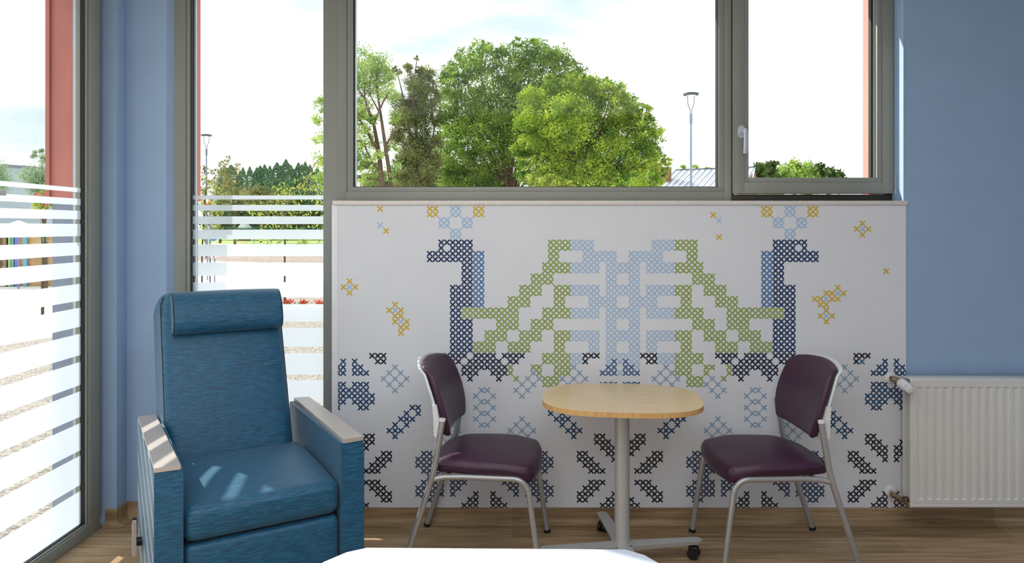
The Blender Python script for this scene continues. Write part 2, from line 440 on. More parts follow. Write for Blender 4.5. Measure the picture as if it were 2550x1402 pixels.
R = lambda a, b: list(range(a, b + 1))
# upper light figure: mirrored about 48.5
LB, GR, NV, ST = 'light', 'green', 'navy', 'steel'
for rs, g, l in [((6, 7), R(36, 39), R(40, 43)), ((8, 9), [36, 37], R(42, 47)), ((10, 11), R(35, 39), R(40, 44) + R(46, 48)), ((12, 13), R(33, 36), [46, 47]),
                 ((14, 15), R(31, 34) + R(37, 39), R(40, 44) + R(46, 48)), ((16, 17), R(29, 32) + [37, 38], R(43, 47)), ((18, 19), R(21, 30) + R(35, 39), R(40, 44) + R(46, 48)),
                 ((20, 21), R(27, 30) + R(33, 36), [46, 47]), ((22, 23), R(25, 28) + R(31, 34) + R(37, 39), R(40, 44) + R(46, 48)), ((24, 25), R(23, 26) + R(29, 32) + [37, 38], [43, 44, 46, 47]),
                 ((26, 27), R(35, 39), [40, 41, 42, 46, 47, 48]), ((28,), [33, 34, 37, 38, 39], [46]), ((29,), [34, 37, 38, 39], [48]), ((30, 31), [35, 36, 37], [])]:
    put(LB, l, rs, 97); put(GR, g, rs, 97)
# birds
put('yellow', [15, 16, 23, 24], (0, 1), 97); put(LB, [19, 20], (0, 1, 4, 5), 97); put(LB, [17, 18, 21, 22], (2, 3), 97)
put(NV, R(17, 22), 6, 97); put(NV, [17, 19, 20, 21, 22], 7, 97); put(NV, R(15, 22), (8, 9), 97); put(NV, [21, 22], R(10, 13), 97); put(ST, [23, 24], R(8, 17), 97)
put(NV, R(19, 22), R(14, 17), 97); put(NV, [19, 20], (18, 19), 97); put(NV, R(19, 22), R(20, 25), 97)
# bird feet etc: mirrored about 48
DK = 'ink'
put(DK, R(18, 21) + R(23, 26) + R(28, 31), 26, 96); put(DK, [19, 20] + R(22, 27) + [29, 30], 27, 96); put(DK, R(21, 28), 28, 96)
put(DK, [21, 22, 23, 26, 27, 28], 29, 96); put(DK, [22, 27], 30, 96)
put(GR, [29], (28, 29), 96); put(GR, [30], 30, 96)
# repeating flowers with a period of 47
for c0 in (1, 48, 95):
    def F2(col, dxs, r, left=True, right=True):
        for dx in dxs:
            for s in ((-1, 1) if dx else (1,)):
                if (s < 0 and not left) or (s > 0 and not right): continue
                c = c0 + s * dx
                if -1 <= c <= 98 and not (col in ('pale',) and cells.get((c, r)) in (GR, DK, LB)): cells[(c, r)] = col
    blue = 'deep' if c0 != 48 else 'mid'
    F2(blue, [1], 27); F2(blue, [1, 2], 28); F2(blue, [1, 2, 3], (29)); F2(blue, [1, 2, 3], 31); F2(blue, [0, 1, 2, 3], 32); F2(blue, [0, 1, 2, 3, 4], 33)
    F2(blue, [1, 2, 3, 4], 34); F2(blue, [2, 3], 35)
    F2('black', [4, 5, 6], 26); F2('black', [6], 27); F2('black', [5], 27, left=False)
    if c0 == 95: cells[(90, 27)] = 'mid'
    for cc, rr in ((8, 28), (7, 29), (9, 29), (6, 30), (8, 30), (10, 30), (7, 31), (9, 31), (8, 32)): F2('pale', [cc], rr)
    for cc, rr in ((15, 29), (16, 30), (17, 31), (18, 32), (14, 30), (15, 31), (16, 32), (17, 33)): F2('pale', [cc], rr)
    for cc, rr in ((17, 37), (16, 38), (18, 38), (15, 39), (17, 39), (19, 39), (16, 40), (18, 40), (17, 41)): F2('pale', [cc], rr)
    for dxs, rr in (([11, 12], 35), ([10, 12], 36), ([9, 10, 11], 37), ([8, 10], 38), ([7, 8, 9], 39), ([8], 40)): F2('deep', dxs, rr)
    for dxs, rr in (([3, 4], 40), ([2, 3, 4], 41), ([1, 2, 3], 42), ([1, 2], 43), ([1], 44), ([6, 7], 43), ([5, 6, 7], 44), ([4, 5, 6], 45), ([3, 4, 5], 46),
                    ([3, 4, 5], 48), ([4, 5, 6], 49), ([5, 6, 7], 50), ([6, 7], 51), ([1], 50), ([1, 2], 51), ([1, 2, 3], 52), ([22], 50), ([21, 22], 51), ([20, 21, 22], 52)): F2('black', dxs, rr)
    for dxs, rr in (([13, 14], 43), ([12, 13, 14, 15], 44), ([12, 13, 14, 15, 16], 45), ([13, 14, 15, 16], 46), ([14, 15], 47), ([13, 14, 15, 16], 48), ([12, 13, 14, 15, 16], 49),
                    ([12, 13, 14, 15, 16], 50), ([13, 14], 51), ([18, 19, 20], 48), ([18, 19], 49), ([18], 50)): F2('slate', dxs, rr)
for k in (32, 34, 36, 38):
    put('pale', [24, 25, 71, 72], k)
for k in (33, 35, 37):
    put('pale', [23, 26, 70, 73], k)
ex = [(6.4, 0, 'y'), (6.43, 2.92, 'l'), (7.44, 3.95, 'y'), (1.1, 12.9, 'y'), (.05, 13.9, 'y'), (1.1, 13.9, 'l'), (2.1, 13.9, 'y'), (1.1, 14.9, 'y'),
      (9, 17, 'y'), (8, 18, 'y'), (9, 18, 'l'), (10, 18, 'y'), (9, 19, 'y'), (10, 19, 'y'), (9, 20, 'y'), (10, 20, 'l'), (11, 20, 'y'), (10, 21, 'y'), (11, 21, 'y'), (10, 22, 'y'),
      (64.2, 1.1, 'y'), (65.2, 2.1, 'l'), (65.2, 5.05, 'y'), (90.1, 2.6, 'y'), (89.1, 3.6, 'y'), (90.1, 3.6, 'l'), (91.1, 3.6, 'y'), (90.1, 4.65, 'y'), (94.2, 11.1, 'y')]
ex += [(c - .2, r, k) for c, r, k in [(86, 14, 'y'), (84, 15, 'y'), (85, 15, 'y'), (86, 15, 'l'), (87, 15, 'y'), (82, 16, 'y'), (83, 16, 'y'), (84, 16, 'l'), (85, 16, 'y'), (86, 16, 'y'),
       (83, 17, 'y'), (84, 17, 'y'), (84, 18, 'y'), (83, 19, 'y'), (84, 19, 'l'), (85, 19, 'y'), (84, 20, 'y')]]
allc = [(c, r, k) for (c, r), k in cells.items()] + [(c, r, {'y': 'yellow', 'l': 'light'}[k]) for c, r, k in ex]
INK = {'light': (172, 198, 228), 'green': (146, 166, 84), 'navy': (6, 42, 92), 'steel': (76, 118, 172), 'yellow': (214, 180, 62), 'ink': (4, 18, 58), 'deep': (20, 66, 108),
       'mid': (66, 104, 150), 'black': (6, 11, 28), 'pale': (148, 172, 198), 'slate': (48, 68, 98)}
INKN = {'light': 'pale_blue', 'green': 'green', 'navy': 'navy', 'steel': 'steel_blue', 'yellow': 'yellow', 'ink': 'dark_navy', 'deep': 'deep_blue', 'mid': 'mid_blue', 'black': 'near_black', 'pale': 'faded_blue', 'slate': 'slate_blue'}
HALF = []
for sx in (1, -1):
    pts = []
    q = Vector((1, sx)).normalized(); n_ = Vector((-q.y, q.x)); e = 5.35 * math.sqrt(2); r_ = 1.85
    for k in range(7):
        a = -math.pi / 2 + math.pi * k / 6; pts.append(q * (e + r_ * math.cos(a)) + n_ * (r_ * math.sin(a)))
    for k in range(7):
        a = math.pi / 2 + math.pi * k / 6; pts.append(-q * e + (q * math.cos(a) + n_ * math.sin(a)) * r_)
    HALF.append(pts)
bm = bmesh.new(); box(bm, MX0, MX1, -0.0045, -0.0005, MZ0, MZ1)
me = bpy.data.meshes.new('panel'); me.materials.append(M['paper'])
for ci, col in enumerate(INK):
    me.materials.append(mat('print_' + INKN[col], INK[col], 0.6, var=0.03, vscale=(8, 8, 8)))
    for c, r, k in allc:
        if k != col: continue
        px = 1550.4 + (c - 48.5) * 14.335; py = rowy(r)
        for hi_, pts in enumerate(HALF):
            vs = [(min(MX1, max(MX0, PX(px + p.x, 0))), max(MZ0, min(MZ1, PZ(py + p.y, 0)))) for p in pts]
            if max(v[0] for v in vs) - min(v[0] for v in vs) < 0.002 or max(v[1] for v in vs) - min(v[1] for v in vs) < 0.002: continue
            f = bm.faces.new([bm.verts.new((x, -0.0050 - 0.0003 * hi_, z)) for x, z in vs]); f.material_index = ci + 1
bm.to_mesh(me); bm.free()
mloc(link('panel', me, None))

# ---------------------------------------------------------------- windows
def win(name, label, loc):
    o = thing(name, label, 'window', loc); o['kind'] = 'structure'; return o
def wpart(root, name, m, x0, x1, y0, y1, z0, z1, bev=0.0012):
    l = root.location
    return bx(name, m, root, x0 - l.x, x1 - l.x, y0 - l.y, y1 - l.y, z0 - l.z, z1 - l.z, bev)
# window_1: fixed light with a casement to its right
X_L, X_M, X_R = fx(805), fx(882), fx(2229)
w1 = win('window_1', 'wide grey framed window above the mural with fixed pane and right hand casement', (0.6, YF, 1.638))
wpart(w1, 'window_frame', M['frame'], fx(840), fx(863), YF, YF + 0.07, 1.638, TOP)
wpart(w1, 'window_frame', M['frame'], fx(863) , fx(1804), YF, YF + 0.07, 1.638, fz(477))
wpart(w1, 'glazing_bead', M['frame'], fx(863), fx(1804), YF + 0.006, YF + 0.05, fz(477), fz(465.5))
wpart(w1, 'glazing_bead', M['frame'], fx(863.5), fx(879), YF + 0.004, YF + 0.05, fz(466), TOP)
wpart(w1, 'glazing_bead', M['frame'], fx(1790.5), fx(1804), YF + 0.004, YF + 0.05, fz(466), TOP)
wpart(w1, 'mullion', M['frame'], fx(1804), fx(1821), YF, YF + 0.07, 1.638, TOP)
wpart(w1, 'window_frame', M['frame_shaded'], fx(1821), X_R, YF + 0.012, YF + 0.07, 1.638, fz(484))
wpart(w1, 'window_frame', M['frame_shaded'], fx(2216), X_R, YF + 0.012, YF + 0.07, fz(484), TOP)
wpart(w1, 'rebate', M['frame_shaded'], fx(1820), fx(1830), YF + 0.012, YF + 0.07, fz(484), TOP)
for a, b in ((879, 884.5), (1787, 1790.5)):
    wpart(w1, 'gasket', M['gasket'], fx(a), fx(b) - 0.004, YF + 0.012, YF + 0.045, fz(466), TOP, 0)
    wpart(w1, 'spacer', M['alu'], fx(b) - 0.004, fx(b), YF + 0.016, YF + 0.045, fz(466), TOP, 0)
wpart(w1, 'gasket', M['gasket'], fx(880), fx(1790), YF + 0.012, YF + 0.045, fz(465.6), fz(464), 0)
gl = wpart(w1, 'fixed_pane', M['glass'], fx(880), fx(1790), YF + 0.030, YF + 0.034, fz(465), TOP, 0)
# casement
casement = thing('casement', None, None); casement.parent = w1; casement.location = (0, 0, 0)
def cpart(name, m, x0, x1, y0, y1, z0, z1, bev=0.0012):
    o = wpart(w1, name, m, x0, x1, y0, y1, z0, z1, bev); o.parent = casement; return o
YS = YF - 0.010
cpart('casement_stile', M['frame'], fx(1824), fx(1852), YS, YF + 0.06, fz(482), TOP)
cpart('casement_stile', M['frame'], fx(2195), fx(2223), YS, YF + 0.06, fz(482), TOP)
cpart('casement_rail', M['frame'], fx(1852), fx(2195), YS, YF + 0.06, fz(482), fz(455))
cpart('glazing_bead', M['frame'], fx(1852), fx(1863.5), YS + 0.005, YF + 0.05, fz(455), TOP)
cpart('glazing_bead', M['frame'], fx(2183), fx(2195), YS + 0.005, YF + 0.05, fz(455), TOP)
cpart('glazing_bead', M['frame'], fx(1863.5), fx(2183), YS + 0.005, YF + 0.05, fz(455), fz(442.5))
cpart('spacer', M['alu'], fx(2178.5), fx(2183), YF + 0.02, YF + 0.05, fz(443), TOP, 0)
cpart('gasket', M['gasket'], fx(2174), fx(2178.5), YF + 0.02, YF + 0.05, fz(443), TOP, 0)
cpart('casement_pane', M['glass'], fx(1863), fx(2184), YF + 0.028, YF + 0.032, fz(443), TOP, 0)
# handle
bm = bmesh.new()
hx, hz0, hz1 = fx(1843.5), fz(345), fz(313.5); rr = fx(1852) - fx(1843.5)
outl = [(hx + rr * math.cos(math.pi * i / 10), hz1 - rr + rr * math.sin(math.pi * i / 10)) for i in range(11)] + [(hx - rr * math.cos(math.pi * i / 10), hz0 + rr - rr * math.sin(math.pi * i / 10)) for i in range(11)]
prism(bm, outl, 1, YS - 0.011, YS); bevel_all(bm, 0.0025, 3)
h = obj('window_handle', bm, M['handle'], casement); h.location = (-0.6, -YF, -1.638)
bm = bmesh.new(); zc = fz(329)
tube(bm, [(hx, YS - 0.011, zc), (hx, YS - 0.045, zc)], 0.0125, 20)
lv = obj('handle_neck', bm, M['handle'], h)
bm = bmesh.new(); rings = []
zt, zb = fz(324), fz(385)
for i in range(15):
    t = i / 14; z = zt + (zb - zt) * t
    xc = fx(1846.5) + (fx(1848.5) - fx(1845.5)) * math.sin(t * math.pi) * 0.6 + 0.002
    w = 0.0092 + 0.0035 * math.sin(t * math.pi * 0.9) if t > 0.04 else 0.006
    th = 0.006; yc = YS - 0.050 + 0.006 * t
    rings.append([bm.verts.new((xc + w * math.copysign(abs(math.cos(a)) ** 0.6, math.cos(a)), yc + th * math.copysign(abs(math.sin(a)) ** 0.6, math.sin(a)), z)) for a in [2 * math.pi * k / 16 for k in range(16)]])
for a, b in zip(rings, rings[1:]):
    for k in range(16): bm.faces.new([a[k], a[(k + 1) % 16], b[(k + 1) % 16], b[k]])
bm.faces.new(rings[0]); bm.faces.new(rings[-1][::-1])
obj('handle_lever', bm, M['handle'], h)
# hinge
xh = fx(2227.5)
o = tb('hinge', M['handle'], casement, [(xh - 0.6, YS - 0.004 - YF, fz(472) - 1.638), (xh - 0.6, YS - 0.004 - YF, fz(430) - 1.638)], 0.0075, 16)
o = tb('hinge_pin', M['handle'], casement, [(xh - 0.6, YS - 0.004 - YF, fz(483) - 1.638), (xh - 0.6, YS - 0.004 - YF, fz(473.5) - 1.638)], 0.0085, 16)

# window_2: tall light down to the floor
w2 = win('window_2', 'tall narrow window with frosted stripes between the corner and the mural', (fx(640), YF, 0))
wpart(w2, 'window_frame', M['frame'], fx(434), fx(462), YF, YF + 0.06, 0.0, TOP)
wpart(w2, 'glazing_bead', M['frame'], fx(462), fx(472), YF + 0.006, YF + 0.05, 0.06, TOP)
wpart(w2, 'window_frame', M['frame'], X_L, fx(840), YF, YF + 0.07, 0.0, TOP)
wpart(w2, 'window_frame', M['frame'], fx(462), X_L, YF, YF + 0.06, 0.0, 0.075)
wpart(w2, 'gasket', M['gasket'], fx(472) - 0.0005, fx(474), YF + 0.012, YF + 0.045, 0.07, TOP, 0)
wpart(w2, 'outer_frame', M['alu'], fx(472), fx(478), YF + 0.045, YF + 0.06, 0.0, TOP, 0)
wpart(w2, 'pane', M['glass'], fx(471), X_L + 0.002, YF + 0.030, YF + 0.034, 0.07, TOP, 0)
YG = YF + 0.028
def strips(root, edges, mk):
    bm = bmesh.new()
    for z1, z0 in edges: mk(bm, z0, z1)
    me = bmesh.new(); bm2 = bm
    o = obj('frosted_film', bm2, M['film'], root, False); o['label'] = 'frosted horizontal privacy stripes'; me.free(); return o
tall = [(486.6, 496.8), (510.3, 524.8), (538.8, 558), (571.7, 595.7), (608.9, 638), (654, 686.8), (703, 740), (757.4, 801), (817, 863.7), (879.7, 933), (947, 1003), (1016, 1077), (1090, 1155), (1168, 1237)]
e2 = [(PZ(a, YG), PZ(b, YG)) for a, b in tall]
l2 = w2.location
def mk2(bm, z0, z1): box(bm, fx(472.5) - l2.x, X_L - 0.0005 - l2.x, YG - l2.y, YG + 0.0012 - l2.y, z0, z1)
strips(w2, e2, mk2)

# window_3: glazing of the left wall
XG = -2.090
w3 = win('window_3', 'floor to ceiling glazing with frosted stripes on the left wall', (-2.07, -0.8, 0))
wpart(w3, 'window_frame', M['frame'], -2.115, -2.054, -0.150, -0.062, 0.0, TOP)
wpart(w3, 'glazing_bead', M['frame'], -2.115, -2.062, -0.163, -0.150, 0.056, TOP)
wpart(w3, 'gasket', M['gasket'], -2.092, -2.070, -0.166, -0.162, 0.056, TOP, 0)
wpart(w3, 'window_frame', M['frame'], -2.115, -2.054, -0.95, -0.150, 0.0, 0.058)
wpart(w3, 'glazing_bead', M['frame'], -2.115, -2.062, -0.842, -0.163, 0.058, 0.066)
wpart(w3, 'gasket', M['gasket'], -2.092, -2.072, -0.842, -0.165, 0.066, 0.070, 0)
wpart(w3, 'window_frame', M['frame'], -2.115, -2.054, -0.950, -0.842, 0.058, TOP)
wpart(w3, 'outer_frame', M['alu'], -2.16, -2.115, -0.110, -0.06, 0.0, TOP, 0)
wpart(w3, 'shutter_guide', M['guide'], -2.185, -2.165, -0.065, -0.025, 0.0, TOP, 0)
wpart(w3, 'spacer', M['guide'], -2.118, -2.110, -0.152, -0.1495, 0.05, TOP, 0)
wpart(w3, 'pane', M['glass'], XG - 0.004, XG, -0.846, -0.158, 0.058, TOP, 0)
rr_ = [(-.0908, -.0808), (-.0659, -.0513), (-.038, -.0182), (-.0078, .0204), (.0349, .0641), (.0802, .1146), (.1307, .1698), (.186, .2301), (.2462, .2958), (.3116, .365), (.3795, .4385), (.4530, .5160), (.5285, .5961), (.6103, .686)]
e3 = [(HC - 2.09 * a, HC - 2.09 * b) for a, b in rr_]
l3 = w3.location
def mk3(bm, z0, z1): box(bm, XG + 0.0008 - l3.x, XG + 0.002 - l3.x, -0.842 - l3.y, -0.166 - l3.y, z0, z1)
strips(w3, e3, mk3)
bm = bmesh.new()   # grey lever handle of the neighbouring sash
box(bm, -0.018, 0.012, -0.15, 0.012, -0.011, 0.011, 0.004, 3)
o = obj('sash_handle', bm, M['silver_matt'], w3); o.location = (-2.004 - l3.x, -0.828 - l3.y, 1.640)
o = tb('handle_neck', M['silver_matt'], o, [(-0.05, -0.12, 0), (0.0, -0.12, 0)], 0.009, 12)
# window_4: unseen sashes at the camera's left, row lengthened for more sky light
w4 = win('window_4', 'unseen further glazing panels along the left wall, added for sky light', (-2.07, -2.0, 0))
for y0 in (-0.95, -2.0, -3.05, -4.1):
    wpart(w4, 'pane', M['glass'], XG - 0.004, XG, y0 - 1.0, y0, 0.058, TOP, 0)
    wpart(w4, 'window_frame', M['frame'], -2.115, -2.054, y0 - 1.05, y0 - 0.99, 0, TOP)
    wpart(w4, 'window_frame', M['frame'], -2.115, -2.054, y0 - 0.99, y0, 0, 0.058)
wpart(w4, 'window_frame', M['frame'], -2.115, -2.054, -5.25, -5.15, 0, TOP)

# ================================================================== RECLINER
rec = thing('recliner', 'teal blue woven recliner armchair with head roll and champagne arm caps in the corner', 'armchair', (-1.119, -0.636, 0), math.radians(31))
FB = M['fabric']
def armpanel(s):
    bm = bmesh.new()
    pts = [(-0.405, 0.035), (0.16, 0.035), (0.26, 0.08), (0.355, 0.19), (0.395, 0.34), (0.40, 0.656), (-0.395, 0.656), (-0.405, 0.60)]
    prism(bm, pts, 0, 0.283 if s > 0 else -0.376, 0.376 if s > 0 else -0.283)
    bevel_all(bm, 0.016, 4, 25)
    return bm
def armcap(s):
    bm = bmesh.new()
    a, b = (0.292, 0.374)
    pts = [(a, -0.405), (b, -0.400), (b, 0.395), (a + 0.012, 0.40)]
    if s < 0: pts = [(-x, y) for x, y in pts][::-1]
    prism(bm, pts, 2, 0.656, 0.672); bevel_all(bm, 0.003, 2)
    return bm
def seam(pts, r=0.0022): 
    bm = bmesh.new(); tube(bm, pts, r, 6); return bm
for s in (-1, 1):
    a = obj('arm_panel', armpanel(s), FB, rec)
    c = obj('arm_cap', armcap(s), M['cap'], a); c['label'] = 'champagne coloured arm cap'
    x = s * 0.372
    obj('piping', seam([(s * 0.3745, -0.392, 0.06), (s * 0.3745, -0.392, 0.62), (s * 0.3735, -0.382, 0.648), (s * 0.3735, 0.38, 0.652)]), M['piping'], a)
def seatfn(q, u):
    z = q.z + (0.012 * (1 - u.x ** 2) * (1 - u.y ** 2) if u.z > 0 else 0)
    if u.z > 0: z -= 0.014 * sm((-q.y / 0.3)) * u.z
    y = q.y
    if u.y < 0: y -= 0.008 * (1 - u.z ** 2)
    return Vector((q.x, y, z)) + Vector((0, -0.095, 0.452))
bm = rgrid(bmesh.new(), (0.279, 0.300, 0.072), 0.034, 12, seatfn)
se = obj('seat_cushion', bm, FB, rec)
obj('piping', seam([(-0.268, -0.386, 0.385), (-0.272, -0.386, 0.46), (-0.266, -0.372, 0.495), (-0.262, -0.2, 0.514), (-0.262, 0.1, 0.52)]), M['piping'], se)
def footfn(q, u): return Vector((q.x, q.y - (0.008 * (1 - u.z ** 2) if u.y < 0 else 0), q.z)) + Vector((0, -0.345, 0.212))
obj('leg_rest', rgrid(bmesh.new(), (0.277, 0.045, 0.160), 0.02, 8, footfn), FB, rec)
bx('seat_base', M['black'], rec, -0.281, 0.281, -0.29, 0.30, 0.04, 0.385, 0.01)
def backfn(q, u):
    t = (q.z + 0.37) / 0.74
    z = 0.455 + (q.z + 0.37) * 1.005
    lean = 0.155 + (z - 0.5) * 0.40
    wid = 1.0 + 0.09 * sm((u.y + 1) / 2) - 0.01 * t
    top = sm((t - 0.86) / 0.14)
    x = q.x * wid * (1 - 0.05 * top)
    bulge = -0.018 * (1 - u.x ** 2) * (1 - (2 * t - 1) ** 2) if u.y < 0 else 0.0
    y = lean + (q.y + 0.09) + bulge; x -= 0.02
    if u.y > 0: z -= 0.06 * sm((u.y)) * top
    return Vector((x, y, z))
bm = rgrid(bmesh.new(), (0.264, 0.095, 0.37), 0.045, 12, backfn)
bk = obj('backrest', bm, FB, rec)
for s in (-1, 1):
    pts = []
    for i in range(13):
        z = 0.47 + i / 12 * 0.68; y = 0.155 + (z - 0.5) * 0.40 + 0.022
        pts.append((s * (0.2620 - 0.001 * i / 12) - 0.02, y + 0.004, z))
    pts.append((s * 0.247 - 0.02, pts[-1][1] + 0.022, 1.185))
    obj('piping', seam(pts, 0.0028), M['piping'], bk)
# head roll
def headroll():
    bm = bmesh.new(); rings = []
    xs = [x - 0.008 for x in [-0.236, -0.2355, -0.233, -0.227] + [-0.22 + 0.44 * i / 12 for i in range(13)] + [0.227, 0.233, 0.2355, 0.236]]
    sc = [0.86, 0.92, 0.965, 0.99] + [1.0] * 13 + [0.99, 0.965, 0.92, 0.86]
    prof = []
    for k in range(28):
        a = 2 * math.pi * k / 28
        ca, sa = math.cos(a), math.sin(a)
        y = 0.074 * math.copysign(abs(ca) ** 0.8, ca); z = 0.090 * math.copysign(abs(sa) ** 0.8, sa)
        prof.append((y, z))
    for x, s_ in zip(xs, sc):
        lift = 0.004 * math.sin((x + 0.246) / 0.476 * math.pi)
        rings.append([bm.verts.new((x, 0.376 + 0.40 * z * s_ + y * s_, 1.118 + z * s_ - 0.1 * y + lift * (1 if z > 0 else 0))) for y, z in prof])
    for a, b in zip(rings, rings[1:]):
        for k in range(28): bm.faces.new([a[k], a[(k + 1) % 28], b[(k + 1) % 28], b[k]])
    bm.faces.new(rings[0]); bm.faces.new(rings[-1][::-1])
    return bm, [v.co.copy() for v in rings[2]], [v.co.copy() for v in rings[-3]]
bm, ra, rb = headroll()
hr = obj('head_roll', bm, FB, rec)
for ring in (ra, rb):
    obj('piping', seam([p for p in ring] + [ring[0]], 0.0024), M['piping'], hr)
# recline lever on the outer left side
bm = bmesh.new()
prism(bm, [(0.112, 0.175), (0.150, 0.170), (0.150, 0.235), (0.140, 0.315), (0.124, 0.322), (0.116, 0.315)], 0, -0.412, -0.398); bevel_all(bm, 0.003, 2)
lv = obj('recline_lever', bm, M['cap'], rec); lv['label'] = 'taupe recline lever'
tb('lever_hub', M['black'], lv, [(-0.399, 0.134, 0.225), (-0.372, 0.134, 0.225)], 0.018, 16)
bx('grip', M['black'], lv, -0.413, -0.397, 0.120, 0.142, 0.305, 0.325, 0.003)
for sx in (-1, 1):
    for y in (-0.3, 0.2):
        tb('foot', M['black'], rec, [(sx * 0.33, y, 0.0), (sx * 0.33, y, 0.045)], 0.022, 14)

# ================================================================== SIDE CHAIRS
def side_chair(label, group):
    t = thing('side_chair', label, 'chair', group=group)
    TR = 0.0135
    def ys(s, z): return s * (0.232 + 0.008 * (0.44 - z))
    for s in (-1, 1):
        # rear leg with straight foot part
        y = s * 0.240
        pts = [(-0.315, y, 0.012), (-0.262, y, 0.17)] + arc((-0.225, y, 0.28), (-0.178, y, 0.42), (-0.168, y, 0.47), 5) + [(-0.146, y, 0.60), (-0.136, y, 0.665)]
        lg = tb('leg', M['silver'], t, pts, TR)
        tb('end_cap', M['trim_white'], lg, [(-0.1365, y, 0.664), (-0.135, y, 0.674)], 0.0142)
        tb('glide', M['black'], lg, [(-0.3175, y, 0.003), (-0.3155, y, 0.016)], 0.0165)
        tb('glide_foot', M['glide'], lg, [(-0.3175, y, 0.0), (-0.3175, y, 0.005)], 0.0130)
        # front leg with its bend, then the rail
        yf = s * 0.222
        pts = arc((0.165, yf, 0.418), (0.222, yf, 0.418), (0.238, yf, 0.362), 8) + [(0.262, yf + s * 0.006, 0.20), (0.288, yf + s * 0.012, 0.012)]
        lg = tb('leg', M['silver'], t, pts, TR * 0.93)
        tb('glide', M['black'], lg, [(0.2895, yf + s * 0.012, 0.003), (0.288, yf + s * 0.012, 0.016)], 0.0165)
        tb('glide_foot', M['glide'], lg, [(0.2895, yf + s * 0.012, 0.0), (0.2895, yf + s * 0.012, 0.005)], 0.0130)
        tb('seat_rail', M['silver'], t, [(-0.178, s * 0.236, 0.408), (-0.13, s * 0.228, 0.416), (-0.05, yf, 0.418), (0.165, yf, 0.418)], TR * 0.93)
    tb('cross_rail', M['silver'], t, [(0.12, -0.222, 0.416), (0.12, 0.222, 0.416)], 0.010)
    tb('cross_rail', M['silver'], t, [(-0.12, -0.226, 0.414), (-0.12, 0.226, 0.414)], 0.010)
    def seat(q, u):
        # squircle outline, front falls away
        k = 0.42
        ux, uy = u.x, u.y
        fxs = math.sqrt(max(0, 1 - k * uy * uy / 1.0 * 0.5)); fys = math.sqrt(max(0, 1 - k * ux * ux * 0.5))
        x = q.x * fxs; y = q.y * fys
        y *= 0.93 + 0.07 * sm((ux + 1) / 2)
        front = sm((x - 0.06) / 0.20)
        z = q.z * (1 + 0.25 * front) - 0.034 * front * (0.4 + 0.6 * (1 - abs(uy) * 0.2)) - 0.004
        if u.z > 0: z += 0.012 * (1 - ux * ux) * (1 - uy * uy) - 0.010 * (abs(uy) ** 4) - 0.018 * sm((-x - 0.12) / 0.1)
        x += 0.035 if True else 0
        return Vector((x, y, z + 0.462))
    bm = rgrid(bmesh.new(), (0.245, 0.240, 0.034), 0.030, 14, seat)
    so = obj('seat', bm, M['purple'], t)
    # stitched welt round the seat
    pts = []
    for i in range(49):
        a = 2 * math.pi * i / 48
        ux = math.copysign(min(1, abs(math.cos(a)) * 1.5) , math.cos(a)); uy = math.copysign(min(1, abs(math.sin(a)) * 1.5), math.sin(a))
        q = seat(Vector((ux * 0.2405, uy * 0.2355, 0.012)), Vector((ux, uy, 0.35))); pts.append(q)
    obj('welt', seam(pts, 0.0024), M['purple'], so)
    def prof(z): # front surface of the back at height z
        u = (z - 0.575) / 0.325
        return -0.128 - 0.004 * u - 0.105 * max(0, u - 0.12) ** 1.55
    def mkback(off, hx_, grow):
        def f(q, u):
            k = 0.5
            y = q.y * math.sqrt(1 - 0.5 * k * u.z ** 2); zz = q.z * math.sqrt(1 - 0.5 * k * u.y ** 2)
            y *= 1 - 0.06 * sm(-u.z) + 0.0
            z = 0.736 + zz
            if u.z < 0: z -= 0.012 * abs(u.y) ** 3
            x = prof(z) + off + q.x + 0.030 * (u.y * u.y) - 0.012
            top = sm((u.z - 0.80) / 0.20)
            x -= 0.014 * top
            return Vector((x, y, z))
        return f
    bm = rgrid(bmesh.new(), (0.017, 0.232, 0.165), 0.0165, 14, mkback(-0.014, 0, 0))
    pad = obj('backrest', bm, M['purple'], t)
    bm = rgrid(bmesh.new(), (0.0065, 0.235, 0.168), 0.006, 14, mkback(-0.040, 0, 0))
    sh = obj('back_shell', bm, M['shell'], t); sh['label'] = 'white plastic back shell'
    for s in (-1, 1):
        bm = bmesh.new()
        prism(bm, [(-0.176, 0.60), (-0.150, 0.575), (-0.140, 0.60), (-0.150, 0.66), (-0.162, 0.73), (-0.182, 0.73), (-0.176, 0.66)], 1, s * 0.205 if s > 0 else -0.238, 0.238 if s > 0 else -0.205)
        bevel_all(bm, 0.004, 2); obj('shell_bracket', bm, M['shell'], sh)
    w = []
    for i in range(25):
        z = 0.60 + 0.27 * i / 24
        w.append((prof(z) - 0.014 + 0.028 - 0.012 + 0.011, -0.216 + 0.004 * math.sin(i / 24 * math.pi), z))
    return t
ch = side_chair('purple side chair left of the small table, facing right', 'purple side chairs at the table')
ch2 = copy_tree(ch)
ch.location = (-0.140, -0.306, 0); ch.rotation_euler.z = math.radians(-6.5)
ch2.location = (1.185, -0.325, 0); ch2.rotation_euler.z = math.radians(182.0)
ch2['label'] = 'purple side chair right of the small table, beside the radiator'

